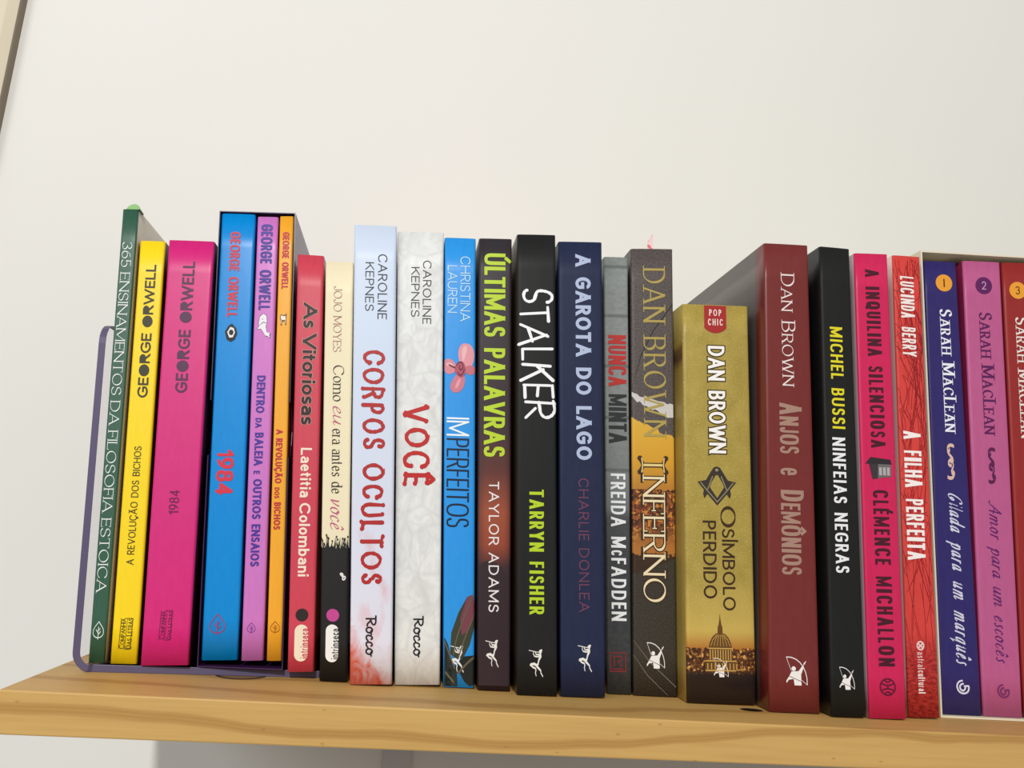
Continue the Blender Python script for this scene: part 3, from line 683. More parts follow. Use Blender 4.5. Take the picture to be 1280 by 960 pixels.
def sp_simbolo():
    n = NT('gold_glitter_print', .38, .45); u, v, _ = n.sep(n.coord())
    gl = n.noise(n.coord((22, 130, 1)), 2, 3, .8); big = n.noise(n.coord((2, 9, 1)), 2, 4)
    g = n.mix(big, (150, 128, 50), (188, 166, 82)); g = n.mix(n.ramp(gl, [(.55, (0.0,)), (.72, (.75,))]), g, (228, 212, 136))
    g = n.mix(n.ramp(v, [(.13, (1.0,)), (.3, (0.0,))]), g, (212, 182, 92))
    g = n.mix(n.ramp(v, [(.125, (1.0,)), (.17, (0.0,))]), g, (176, 110, 38))
    ce = n.n('ShaderNodeTexVoronoi', {'Vector': n.coord((20, 110, 1)), 'Scale': 1.8}).outputs
    ct = n.ramp(n.n('ShaderNodeSeparateColor', {0: ce[1]}).outputs[0], [(0.0, (52, 28, 16)), (.4, (84, 46, 22)), (.7, (112, 66, 30)), (.93, (196, 140, 66)), (1.0, (220, 170, 90))])
    sk = n.math('LESS_THAN', n.math('ADD', v, n.math('MULTIPLY', n.noise(n.coord((12, 1, 1)), 2, 2), .02)), .137)
    c = n.mix(sk, g, ct)
    return n.out(n.mix(n.ramp(v, [(.066, (1.0,)), (.08, (0.0,))]), c, (40, 30, 28)))
def sp_berry():
    n = NT('red_water_print', .48); u, v, _ = n.sep(n.coord())
    w = n.noise(n.coord((3, 85, 1)), 2, 4, .6)
    wat = n.mix(n.ramp(w, [(.38, (0.0,)), (.68, (1.0,))]), (140, 26, 28), (206, 62, 56))
    top = n.mix(n.noise(n.coord((2, 12, 1)), 2, 3), (206, 58, 54), (222, 76, 68))
    return n.out(n.mix(n.ramp(v, [(.11, (1.0,)), (.17, (0.0,))]), top, wat))
def sp_jojo():
    n = NT('cream_and_black_print', .48); u, v, _ = n.sep(n.coord())
    s = n.ramp(n.noise(n.coord((5, 60, 1)), 2, 3), [(.68, (0.0,)), (.76, (.35,))])
    c = n.mix(s, (238, 226, 190), (206, 186, 146))
    jag = n.math('MULTIPLY', n.noise(n.coord((14, 4, 1)), 2, 3), .02)
    return n.out(n.mix(n.math('LESS_THAN', n.math('ADD', v, jag), .31), c, (28, 27, 26)))
def sp_green(): return plain('dark_green_print', (46, 90, 69), .42, .5)
SIDE = {}
def halftone(name, a, b, sc):
    n = NT(name, .5); vo = n.n('ShaderNodeTexVoronoi', {'Vector': n.coord((90, 130, 1)), 'Scale': sc}).outputs[0]
    return n.out(n.mix(n.ramp(vo, [(.3, (1.0,)), (.42, (0.0,))]), a, b))
def two_tone(name, a, b, at):
    n = NT(name, .28, .5); u, v, _ = n.sep(n.coord()); return n.out(n.mix(n.math('GREATER_THAN', u, at), a, b))
paper = NT('page_paper', .8, .1); pc = paper.coord((1, 1, 1), False)
pl = paper.noise(paper.coord((2400, 1, 1), False), 1.0, 1)
paper_m = paper.out(paper.mix(pl, (206, 196, 172), (236, 228, 208)))
inner_m = mat((228, 224, 214), .7, .2, 'cover_inside')

# book: label, depth, spine material, left side, right side, gloss
BK = {
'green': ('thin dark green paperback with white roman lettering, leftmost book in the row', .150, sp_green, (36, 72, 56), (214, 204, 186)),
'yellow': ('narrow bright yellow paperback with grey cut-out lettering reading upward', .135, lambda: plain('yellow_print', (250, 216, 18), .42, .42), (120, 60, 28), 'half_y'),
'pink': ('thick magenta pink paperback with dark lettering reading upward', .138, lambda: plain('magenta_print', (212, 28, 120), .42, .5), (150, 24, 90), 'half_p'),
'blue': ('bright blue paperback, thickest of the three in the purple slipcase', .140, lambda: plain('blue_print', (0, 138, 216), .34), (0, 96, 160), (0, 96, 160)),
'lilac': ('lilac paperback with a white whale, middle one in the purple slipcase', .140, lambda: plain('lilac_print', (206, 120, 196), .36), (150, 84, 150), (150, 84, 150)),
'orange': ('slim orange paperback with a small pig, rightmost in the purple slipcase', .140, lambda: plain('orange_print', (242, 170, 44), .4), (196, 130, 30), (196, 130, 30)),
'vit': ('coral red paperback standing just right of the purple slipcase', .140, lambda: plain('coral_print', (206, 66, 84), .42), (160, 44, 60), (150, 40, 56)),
'jojo': ('cream paperback with a black foot and pink dot beside the coral red one', .140, sp_jojo, (200, 186, 150), (84, 78, 66)),
'corpos': ('pale blue paperback with red brush lettering and a red watercolour stain at the foot', .158, sp_corpos, (196, 200, 212), (168, 172, 186)),
'voce': ('white crumpled-paper paperback with one short red brush word', .158, sp_voce, (190, 190, 188), (205, 205, 202)),
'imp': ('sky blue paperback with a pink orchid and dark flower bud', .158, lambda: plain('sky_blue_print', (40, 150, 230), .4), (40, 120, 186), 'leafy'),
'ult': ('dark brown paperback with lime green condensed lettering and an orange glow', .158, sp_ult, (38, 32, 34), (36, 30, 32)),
'stalker': ('black paperback with white scratchy handwritten title', .158, lambda: plain('black_print', (34, 34, 34), .5, .18, 3), (50, 36, 28), (26, 26, 26)),
'garota': ('navy blue paperback with pale blue capitals', .158, lambda: plain('navy_print', (37, 44, 72), .5, .18, 5), (26, 30, 50), (28, 34, 54)),
'nunca': ('narrow grey weathered-board paperback with a red and black title', .155, sp_nunca, (92, 96, 94), (60, 62, 62)),
'inferno': ('stone grey and orange paperback with gold capitals and a city view', .158, sp_inferno, (48, 44, 42), (40, 36, 34)),
'simbolo': ('short thick gold pocket paperback with a red tag at its head', .116, sp_simbolo, 'goldside', (70, 50, 30)),
'anjos': ('thick dark red paperback standing right of the short gold one', .165, lambda: plain('brick_red_print', (118, 46, 44), .36, .4, 5), 'anjos', (60, 24, 22)),
'bussi': ('black paperback with yellow and white condensed capitals', .165, lambda: plain('matt_black_print', (32, 33, 32), .5, .18, 3), (20, 20, 20), (18, 18, 18)),
'inq': ('raspberry pink paperback with a small grey house on its spine', .160, lambda: plain('raspberry_print', (208, 36, 88), .42), (186, 170, 172), (150, 24, 60)),
'berry': ('red paperback scribbled with thin dark lines beside the cream slipcase', .158, sp_berry, (232, 200, 192), (232, 220, 210)),
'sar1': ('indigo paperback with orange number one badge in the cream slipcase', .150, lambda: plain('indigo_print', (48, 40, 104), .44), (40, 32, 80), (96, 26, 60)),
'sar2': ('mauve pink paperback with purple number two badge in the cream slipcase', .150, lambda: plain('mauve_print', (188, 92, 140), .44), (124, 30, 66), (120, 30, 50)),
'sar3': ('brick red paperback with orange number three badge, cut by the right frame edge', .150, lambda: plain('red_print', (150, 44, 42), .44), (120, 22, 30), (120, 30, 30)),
}
GRP = {'blue': 'paperbacks in the purple slipcase', 'lilac': 'paperbacks in the purple slipcase', 'orange': 'paperbacks in the purple slipcase',
       'sar1': 'paperbacks in the cream slipcase', 'sar2': 'paperbacks in the cream slipcase', 'sar3': 'paperbacks in the cream slipcase'}
def side_mat(s):
    if s == 'half_y': return halftone('dark_halftone_cover', (46, 38, 30), (98, 86, 60), 1.0)
    if s == 'half_p': return halftone('dark_halftone_pink', (40, 28, 34), (120, 60, 90), 1.0)
    if s == 'leafy':
        n = NT('leafy_cover_print', .48); u, v, _ = n.sep(n.coord())
        f = n.noise(n.coord((1, 26, 1)), 1.5, 2); return n.out(n.ramp(f, [(.42, (222, 206, 130)), (.5, (16, 96, 100)), (.6, (196, 190, 120))], 'CONSTANT'))
    if s == 'goldside':
        n = NT('gold_cover_print', .4, .4); u, v, _ = n.sep(n.coord()); ns = n.noise(n.coord((4, 8, 1)), 2, 3)
        vv_ = n.math('ADD', v, n.math('MULTIPLY', ns, .03))
        return n.out(n.ramp(vv_, [(.0, (176, 150, 76)), (.7, (170, 146, 70)), (.845, (150, 124, 54)), (.875, (82, 56, 24)), (.9, (104, 74, 30)), (.915, (160, 136, 62)), (1.0, (182, 160, 84))]))
    if s == 'anjos': return two_tone('red_cover_dark_back', (110, 40, 38), (84, 76, 72), .065)
    return mat(s, .36, .4, 'cover_side')
class Spine:
    """maps (u, v, out) on a book's spine to local coordinates"""
    def __init__(s, key, bulge=.00016, r=.0011, zmin=None):
        y, q = BOOKS[key]; s.o = Vector((q[0][0], y, q[0][1] if zmin is None else zmin))
        s.q = [Vector((a-q[0][0], max(b, zmin or b)-s.o.z)) for a, b in q]
        s.W = (s.q[1]-s.q[0]).length; s.H = ((s.q[3]-s.q[0]).length + (s.q[2]-s.q[1]).length)/2; s.b = bulge; s.r = min(r, s.W*.12)
    def xz(s, u, v): a, b, c, d = s.q; return a*((1-u)*(1-v)) + b*(u*(1-v)) + c*(u*v) + d*((1-u)*v)
    def y(s, u):
        e = min(u, 1-u)*s.W; y = -s.b*4*u*(1-u)
        if 0 <= e < s.r: y += s.r - math.sqrt(max(0, s.r**2-(s.r-e)**2))
        return y
    def at(s, u, v, out=0.0, d=None):
        p = s.xz(u, v); return (p.x, (s.y(u) if d is None else d) - out, p.y)
ROOT = {}; COVER = {}; SPN = {}
def build_book(key):
    label, D, spf, sl, sr = BK[key]
    sp = Spine(key, zmin=.0013 if key.startswith('sar') else None); SPN[key] = sp
    root = empty('paperback_book', sp.o); tag(root, label, 'book', GRP.get(key, 'row of paperbacks on the pine shelf')); ROOT[key] = root
    us = [0, .012, .03, .06, .1, .16] + [i/10 for i in range(2, 9)] + [.84, .9, .94, .97, .988, 1]
    prof = [(0, d) for d in (D, D*.6, D*.3, .02, .008)] + [(u, None) for u in us] + [(1, d) for d in (.008, .02, D*.3, D*.6, D)]
    NV = 13; V = []; UV = []
    for j in range(NV):
        v = j/(NV-1)
        for u, d in prof: V.append(sp.at(u, v, 0, d)); UV.append((u, v) if d is None else (d/D, v))
    n_ = len(prof); F = []; I = []
    k0 = 4; k1 = 4+len(us)
    for j in range(NV-1):
        for i in range(n_-1):
            F.append((j*n_+i, j*n_+i+1, (j+1)*n_+i+1, (j+1)*n_+i)); I.append(1 if i <= k0 else (2 if i >= k1 else 0))
    cov = link('cover', V, F, [spf(), side_mat(sl), side_mat(sr), inner_m], root, I, UV, True)
    for e in cov.data.edges: pass
    m = cov.modifiers.new('card', 'SOLIDIFY'); m.thickness = .0004; m.offset = -1; m.material_offset = 3; m.material_offset_rim = 3; m.use_even_offset = False
    # leave the side uv loops as built: spine strip shares border vertices only at the fold
    COVER[key] = cov
    t = .0007/sp.W; PV = []
    for v in (.004, .5, .996):
        for d in (.0022, D-.0015):
            for u in (t, .25, .5, .75, 1-t): PV.append(sp.at(u, v, 0, d))
    PF = []
    ring = [0, 1, 2, 3, 4, 9, 8, 7, 6, 5]
    for lv in (0, 1):
        for i in range(10): a, b_ = ring[i], ring[(i+1) % 10]; PF.append((lv*10+a, lv*10+b_, lv*10+10+b_, lv*10+10+a))
    for i in range(4): PF.append((i, i+5, i+6, i+1)); PF.append((20+i, 20+i+1, 20+i+6, 20+i+5))
    link('page_block', PV, PF, paper_m, root)
    return root
def put(key, name, ink, mp, col, out=.00016, label=None, parent=None, rough=.48, m=None, ready=False):
    """print an Ink shape on the spine; mp maps (s, t) to (u, v)"""
    sp = SPN[key]
    if not ready: ink.merge()
    V = [(min(.995, max(.005, a)), min(.998, max(.002, c_)), 0) for a, c_ in map(mp, ink.v)]
    o = link(name, V, ink.f, m or mat(col, rough), parent or COVER[key])
    me = o.data; bm = bmesh.new(); bm.from_mesh(me)
    us_ = [v_[0] for v_ in V]
    for cut in (.015, .035, .07, .12, .25, .4, .5, .6, .75, .88, .93, .965, .985):
        if min(us_) < cut < max(us_) and max(us_)-min(us_) > .12:
            bmesh.ops.bisect_plane(bm, geom=bm.verts[:]+bm.edges[:]+bm.faces[:], plane_co=(cut, 0, 0), plane_no=(1, 0, 0), dist=1e-6)
    for v_ in bm.verts: v_.co = sp.at(v_.co.x, v_.co.y, out)
    bad = [f for f in bm.faces if f.calc_area() < 1e-13]
    if bad: bmesh.ops.delete(bm, geom=bad, context='FACES')
    bm.normal_update()
    fl = [f for f in bm.faces if f.normal.y > 0]
    if fl: bmesh.ops.reverse_faces(bm, faces=fl)
    bm.to_mesh(me); bm.free()
    if label: o['label'] = label
    return o
for k_ in BK: build_book(k_)

def lettering(i, key, role, text, st, col, u0, u1, v0, v1):
    sp = SPN[key]; cap = abs(u1-u0)*sp.W; L = abs(v1-v0)*sp.H; sv = 1 if v1 > v0 else -1; su = 1 if u1 > u0 else -1
    mp = lambda p: (u0 + su*p[0+1]/sp.W, v0 + sv*p[0]/sp.H)
    o = STY[st].get('outline')
    if o: put(key, role + '_outline', text_ink(text, st, cap, L, o, i), mp, STY[st].get('ocol', (60, 40, 28)), .00012, ready=True)
    return put(key, role, text_ink(text, st, cap, L, 0, i), mp, col, .0002, ready=True)
for i, t in enumerate(TEXTS): lettering(i, *t)

# ------------------------------------------------------------ emblems and printed pictures
def pl_stroke(ink, pts, w, rnd=False, closed=False, taper=None):
    n_ = len(pts); ink.ribbon(pts, [w/2*(taper[i] if taper else 1) for i in range(n_)], closed, rnd)
def curve(path): return [s_['p'] for s_ in parse(path)]
def art(key, kind, cu, cv, hu, hv):
    sp = SPN[key]
    mp = lambda p: (cu + p[0]*hu, cv + p[1]*hv)
    asp = (hv*sp.H)/(hu*sp.W)
    def P(name, ink, col, out=.0002, label=None): return put(key, name, ink, mp, col, out, label)
    def S(paths, w, rnd=True):
        k = Ink()
        for p in paths:
            for s_ in parse(p): pl_stroke(k, s_['p'], w, rnd, s_['closed'])
        return k
    if kind == 'faun':
        k = Ink()
        k.disc((.58, .8), .2, .13); k.disc((.72, .9), .13, .07)
        pl_stroke(k, [(-.98, .88), (.45, .73)], .055)
        pl_stroke(k, [(.62, .56), (.2, .42), (-.22, .46), (-.38, .62), (-.34, .76)], .12, True, taper=[1, 1, .8, .7, .7])
        pl_stroke(k, [(.5, .6), (.02, .58), (-.1, .72)], .1, True)
        pl_stroke(k, [(.62, .66), (.58, .46), (.36, .16), (.26, -.1), (.12, -.24)], .24, True, taper=[.6, 1.25, .7, .7, .95])
        pl_stroke(k, [(.14, -.24), (-.25, -.1), (-.72, -.14), (-.8, -.2)], .2, True, taper=[1.1, 1, .8, .6])
        pl_stroke(k, [(-.76, -.18), (-.45, -.34), (-.1, -.42), (-.02, -.56), (-.1, -.74), (0, -.96)], .14, True, taper=[.9, 1, .9, .8, .7, .6])
        pl_stroke(k, [(.1, -.28), (.38, -.44), (.62, -.58), (.66, -.76), (.9, -1)], .16, True, taper=[1.2, 1.1, .8, .7, .6])
        P('publisher_emblem', k, (236, 234, 228))
    elif kind == 'archer':
        k = Ink(); k.disc((-.28, .18), .2, .17)
        k.poly([(-.48, -.02), (-.1, .0), (.2, .02), (.55, .42), (.68, .36), (.4, -.22), (.42, -1), (-.22, -1), (-.3, -.55), (-.75, -.62), (-.95, -.86), (-.98, -.7), (-.7, -.36)])
        for s_ in parse('M-.95,1 C.2,1.1 1.05,.2 .95,-.95'): pl_stroke(k, s_['p'], .07)
        pl_stroke(k, [(-.95, 1), (-.5, .02)], .035); pl_stroke(k, [(.45, -.62), (.95, -.95)], .035); pl_stroke(k, [(.2, .02), (.78, .62)], .05)
        k.poly([(.92, .78), (.64, .6), (.74, .5)])
        P('publisher_emblem', k, (244, 240, 236))
        k2 = Ink(); pl_stroke(k2, [(-.7, -.36), (.42, -.72)], .04); put(key, 'emblem_line', k2, mp, (90, 60, 56), .0003)
    elif kind == 'leaf':
        col = {'green': (226, 236, 228), 'blue': (150, 60, 110), 'lilac': (110, 50, 140), 'orange': (160, 84, 20)}[key]
        P('publisher_emblem', S(['M0,1 C-.5,.55 -1,.25 -1,-.2 C-1,-.62 -.5,-.82 0,-.82 C.5,-.82 1,-.62 1,-.2 C1,.25 .5,.55 0,1 Z', 'M0,-1 L0,.4', 'M0,-.5 L.45,-.12', 'M0,-.3 L-.42,.08', 'M0,-.05 L.3,.22'], .11), col)
    elif kind == 'eye':
        k = Ink(); k.poly([(-.9, .1), (-.4, .75), (.1, 1), (.75, .5), (.95, -.1), (.6, -.75), (0, -1), (-.6, -.75)]); P('eye_print', k, (24, 24, 30))
        k = Ink(); k.poly([(-.55, .05), (-.1, .62), (.4, .5), (.6, 0), (.3, -.5), (-.2, -.55)]); P('eye_white', k, (232, 232, 230), .0003)
        k = Ink(); k.disc((.05, .02), .34, .3); P('pupil', k, (28, 28, 32), .0004)
    elif kind == 'whale':
        body = [(-.75, .2), (-.6, .75), (-.1, 1), (.35, .85), (.45, .4), (.3, -.1), (.45, -.5), (.75, -.62), (1, -.55), (.85, -.8), (.95, -1), (.6, -.85), (.25, -.8), (-.05, -.5), (-.4, -.25), (-.95, -.28), (-.6, 0)]
        k = Ink(); k.poly([(x*1.1, y*1.05) for x, y in body]); P('whale_outline', k, (70, 60, 84), .00018)
        k = Ink(); k.poly(body); P('whale_print', k, (236, 232, 238), .0003)
        k = Ink(); pl_stroke(k, [(-.5, .1), (-.1, .3), (.3, .25)], .05); k.disc((-.2, .55), .07, .04); P('whale_line', k, (90, 80, 100), .0004)
    elif kind == 'pig':
        k = Ink(); k.poly([(-.9, .5), (-.5, .8), (-.2, .6), (.5, .7), (.8, .95), (.75, .4), (.7, -.2), (.8, -.9), (.5, -.9), (.35, -.35), (-.3, -.35), (-.4, -1), (-.7, -.95), (-.6, -.2), (-.8, 0)]); P('pig_outline', k, (110, 70, 40), .00018)
        k = Ink(); k.poly([(-.7, .42), (-.4, .6), (-.1, .42), (.5, .5), (.6, .1), (.55, -.2), (.62, -.75), (.55, -.75), (.42, -.15), (-.4, -.15), (-.5, -.8), (-.58, -.8), (-.48, -.05), (-.62, .15)]); P('pig_print', k, (244, 232, 214), .0003)
    elif kind == 'frame':
        col = (70, 62, 20) if key == 'yellow' else (110, 20, 75)
        k = Ink(); s_ = .97
        pl_stroke(k, [(-.86, -s_), (-.72, s_)], .07); pl_stroke(k, [(.72, -s_), (.9, s_)], .07); pl_stroke(k, [(-.02, -s_), (.14, s_)], .05); pl_stroke(k, [(-.1, -s_), (.74, -s_)], .03); pl_stroke(k, [(-.1, s_), (.9, s_)], .03)
        P('publisher_frame', k, col)
    elif kind == 'dot':
        k = Ink(); k.disc((0, 0), 1, 1, 28); P('round_mark', k, (44, 34, 34) if key == 'vit' else (196, 70, 146))
    elif kind == 'pill':
        k = Ink(); r = 1/asp
        pts = [(-1+1*(1-math.cos(a)), 1-r*1.0+r*math.sin(a)) for a in [i*math.pi/16 for i in range(0, 17)]]
        pts = [(math.cos(a), 1-r+r*math.sin(a)) for a in [i*math.pi/14 for i in range(15)]] + [(math.cos(a), -1+r+r*math.sin(a)) for a in [math.pi+i*math.pi/14 for i in range(15)]]
        k.poly(pts); P('publisher_emblem', k, (240, 226, 200) if key == 'vit' else (242, 240, 236), .00018)
        cap = 1.12*hu*sp.W*1.0; L = 1.62*hv*sp.H; ink = text_ink('intrinseca', 'intr', cap, L)
        m2 = lambda p: (cu + hu*1.02 - p[1]/sp.W, cv - hv*.84 + p[0]/sp.H)
        put(key, 'publisher_name', ink, m2, (206, 66, 84) if key == 'vit' else (30, 28, 28), .0003, ready=True)
    elif kind == 'mark':
        P('small_print', S(['M-.6,.6 C-1,1 0,1.2 .1,.5 C.2,0 -.6,.2 -.4,.6', 'M.1,0 C1,.5 1,-.6 .4,-.8 C-.2,-.9 -.1,-.2 .3,0'], .4), (232, 230, 226))
    elif kind == 'square':
        P('publisher_emblem', S(['M-1,-1 L-1,1 L1,1 L1,-1 Z', 'M-.5,-.5 L-.5,.6 L.4,.6 C.7,.5 .5,.1 0,.1 L.5,-.5', 'M-.7,-.75 L.7,-.75'], .16, False), (126, 44, 46))
    elif kind == 'globe':
        P('publisher_emblem', S(['M0,1 H-1,0 V0,-1 H1,0 V0,1 Z', 'M-.42,.92 C-.3,.5 .3,.5 .42,.92', 'M-.42,-.92 C-.3,-.5 .3,-.5 .42,-.92', 'M-.86,.5 C-.4,.1 .4,.1 .86,.5', 'M-.86,-.5 C-.4,-.1 .4,-.1 .86,-.5', 'M0,-.22 L0,.22'], .17), (92, 20, 46))
    elif kind == 'house':
        k = Ink(); k.poly([(-.72, .45), (.95, .4), (.95, -.72), (-.5, -.95)]); P('house_wall', k, (112, 104, 106), .00016)
        k = Ink(); k.poly([(-.72, .45), (-.05, .4), (-.1, -.9), (-.5, -.95)]); P('house_shade_wall', k, (60, 54, 58), .00024)
        k = Ink(); k.poly([(-1, .42), (-.6, 1), (.9, .8), (1, .38)]); P('house_roof', k, (48, 42, 46), .0003)
        k = Ink()
        for a in (0, .3, .6): k.poly([(a, .1), (a+.22, .1), (a+.22, -.62), (a, -.62)])
        P('house_window', k, (176, 172, 172), .0003)
    elif kind == 'gmark':
        col = (222, 220, 236) if key == 'sar1' else (120, 44, 96)
        P('publisher_emblem', S(['M-.1,1 C-.9,.95 -1.05,.2 -.95,-.1 C-.75,-1.1 .6,-1.1 .9,-.4 C1,0 1,.2 .9,.25 L.25,.2', 'M.05,.55 C-.5,.5 -.6,0 -.45,-.2 C-.2,-.7 .4,-.5 .4,.15'], .26), col)
    elif kind.startswith('badge'):
        k = Ink(); k.disc((0, 0), 1, 1, 32); P('series_badge', k, (236, 160, 52) if key != 'sar2' else (96, 34, 92))
        cap = hv*sp.H*(.95); ch = kind[-1]; L = cap*(.22 if ch == '1' else .52)
        if ch == '1':
            ink = Ink(); pl_stroke(ink, [(L*.5, 0), (L*.5, cap)], cap*.17); pl_stroke(ink, [(L*.5, cap*.97), (L*.05, cap*.84)], cap*.06); pl_stroke(ink, [(0, cap*.03), (L, cap*.03)], cap*.06)
        else: ink = text_ink(ch, 'badges', cap, L)
        m2 = lambda p: (cu + (p[0]-L/2)/sp.W, cv + (p[1]-cap/2)/sp.H)
        put(key, 'series_number', ink, m2, (62, 40, 30) if key != 'sar2' else (210, 160, 200), .0003)
    elif kind == 'scroll':
        col = (222, 186, 170) if key == 'sar1' else (92, 30, 80)
        P('scroll_ornament', S(['M.9,.92 C.2,1.05 -.8,.95 -.7,.72 C-.6,.55 0,.62 -.2,.74', 'M-.7,.72 C-.9,.4 .7,.3 .6,.1 C.5,-.05 -.3,0 -.1,.14', 'M.3,.12 C-.9,.1 -.9,-.25 .1,-.22', 'M.5,-.05 C1,-.4 -.6,-.5 .4,-.72 C.8,-.82 1,-.6 .4,-.58', 'M.6,-.78 C.5,-.95 -.4,-1 -.9,-.9'], .2), col)
    elif kind == 'tag':
        k = Ink(); k.poly([(-1, 1.1), (-1, -.62), (-.75, -.8), (-.4, -.93), (0, -.98), (.4, -.93), (.75, -.8), (1, -.62), (1, 1.1)]); P('series_tag', k, (168, 42, 40))
        for tx, dy in (('POP', .18), ('CHIC', -.46)):
            cap = .44*hv*sp.H; L = (1.1 if tx == 'POP' else 1.34)*hu*sp.W; ink = text_ink(tx, 'sans', cap, L)
            put(key, 'tag_lettering', ink, lambda p, L=L, dy=dy: (cu + (p[0]-L/2)/sp.W, cv + dy*hv + p[1]/sp.H), (244, 226, 214), .0003, ready=True)
    elif kind == 'compass':
        k = Ink()
        k.poly([(-1, .2), (-.55, .3), (-.4, -.02), (0, -.62), (.4, -.02), (.55, .3), (1, .2), (.62, -.28), (0, -1), (-.62, -.28)])
        pl_stroke(k, [(-.12, .75), (-.42, .25), (-.62, -.42), (-.66, -.62)], .3, taper=[1, 1, .7, .1]); pl_stroke(k, [(.12, .75), (.42, .25), (.62, -.42), (.66, -.62)], .3, taper=[1, 1, .7, .1])
        k.disc((0, .78), .24, .22, 18); P('compass_emblem', k, (58, 50, 42))
        k = Ink(); k.disc((0, .82), .09, .08); pl_stroke(k, [(-.85, .18), (-.55, -.2), (0, -.82), (.55, -.2), (.85, .18)], .05); pl_stroke(k, [(-.22, .5), (-.5, -.2)], .05); pl_stroke(k, [(.22, .5), (.5, -.2)], .05)
        P('compass_highlight', k, (150, 138, 110), .0003)
    elif kind == 'bigO':
        k = Ink(); pts = parse('M0,1 H-1,0 V0,-1 H1,0 V0,1 Z')[0]['p']; n_ = len(pts)
        pl_stroke(k, pts, .3, closed=True, taper=[.45 + .75*abs(p[1]) for p in pts]); P('title_initial', k, (66, 44, 24))
    elif kind == 'dome':
        k = Ink(); k.poly([(-.95, -1), (.95, -1), (.95, -.62), (-.95, -.62)]); k.poly([(-.72, -.62), (.72, -.62), (.72, -.18), (-.72, -.18)])
        k.poly([(-.72, -.18), (-.66, .0), (-.5, .18), (-.28, .3), (.28, .3), (.5, .18), (.66, 0), (.72, -.18)]); k.poly([(-.16, .3), (.16, .3), (.14, .56), (-.14, .56)]); k.poly([(-.1, .56), (.1, .56), (.03, .8), (0, 1), (-.03, .8)])
        P('dome_print', k, (104, 70, 30))
        k = Ink()
        for i in range(9): x = -.64+i*.16; pl_stroke(k, [(x, -.58), (x, -.24)], .05)
        for z, w in ((-.62, .95), (-.2, .76), (-.94, .95)): pl_stroke(k, [(-w, z), (w, z)], .035)
        for i in range(-3, 4): pl_stroke(k, [(i*.2, -.12), (i*.15, .1), (i*.07, .26)], .025)
        for i in range(8): x = -.8+i*.23; pl_stroke(k, [(x, -.9), (x, -.7)], .05)
        P('dome_columns', k, (214, 172, 92), .0003)
    elif kind == 'ornI':
        k = Ink(); pl_stroke(k, [(-.62, 0), (.62, 0)], .5); pl_stroke(k, [(-.85, -.7), (-.62, 0), (-.85, .7)], .26, True); pl_stroke(k, [(.85, -.7), (.62, 0), (.85, .7)], .26, True)
        for x in (-.85, .85):
            for z in (-.75, .75): k.disc((x, z), .17, .28)
        P('title_initial_outline', k, (66, 44, 22))
        k = Ink(); pl_stroke(k, [(-.62, 0), (.62, 0)], .26); pl_stroke(k, [(-.74, -.8), (-.68, 0), (-.74, .8)], .07); pl_stroke(k, [(.74, -.8), (.68, 0), (.74, .8)], .07); P('title_initial', k, (232, 206, 140), .0003)
    elif kind == 'at':
        P('publisher_emblem', S(['M0,1 H-1,0 V0,-1 H1,0 V0,1 Z', 'M-.5,.4 L.5,-.4', 'M-.5,-.4 L.5,.4'], .42), (240, 205, 200))
    elif kind == 'orchid':
        def shape(path):
            k = Ink(); k.poly(parse(path)[0]['p'][:-1]); return k
        P('orchid_petal', shape('M-.15,.02 C-.5,.5 -1.1,.45 -1.06,.05 C-1,-.4 -.5,-.3 -.15,-.08 L-.15,.02'), (216, 136, 146), .00016)
        P('orchid_petal', shape('M.1,.08 C-.3,.55 -.05,1.05 .42,1 C1.02,1 1.1,.4 .8,.1 C.6,-.02 .3,0 .1,.08'), (226, 152, 160), .00016)
        P('orchid_petal', shape('M.3,.02 C.7,.2 1.2,.1 1,-.16 C.9,-.34 .5,-.3 .3,-.1 L.3,.02'), (200, 112, 126), .0002)
        P('orchid_petal', shape('M.12,-.2 C.5,-.3 .4,-.8 0,-.96 C-.5,-1.12 -.75,-.8 -.55,-.6 C-.4,-.4 -.2,-.2 .12,-.2'), (208, 122, 136), .0002)
        P('petal_sheen', shape('M.25,.25 C.05,.5 .1,.9 .4,.9 C.6,.8 .4,.5 .25,.25'), (236, 182, 186), .00022)
        P('petal_sheen', shape('M-.35,.06 C-.5,.25 -.85,.25 -.9,.1 C-.8,0 -.5,.02 -.35,.06'), (232, 172, 178), .00022)
        P('petal_sheen', shape('M.05,-.4 C.1,-.6 -.1,-.85 -.3,-.85 C-.3,-.65 -.1,-.45 .05,-.4'), (228, 158, 168), .00026)
        P('orchid_centre', shape('M-.3,.05 C-.1,.35 .3,.35 .4,0 C.45,-.35 .1,-.48 -.15,-.3 C-.35,-.2 -.35,-.05 -.3,.05'), (176, 84, 102), .00028)
        P('orchid_lip', S(['M-.2,.1 C0,.35 .3,.2 .2,0 C.1,-.15 -.1,-.05 0,.08', 'M.3,-.05 C.2,-.35 -.05,-.35 -.1,-.2', 'M-.7,.1 L-.3,.0'], .06), (108, 34, 56), .00034)
    elif kind == 'bud':
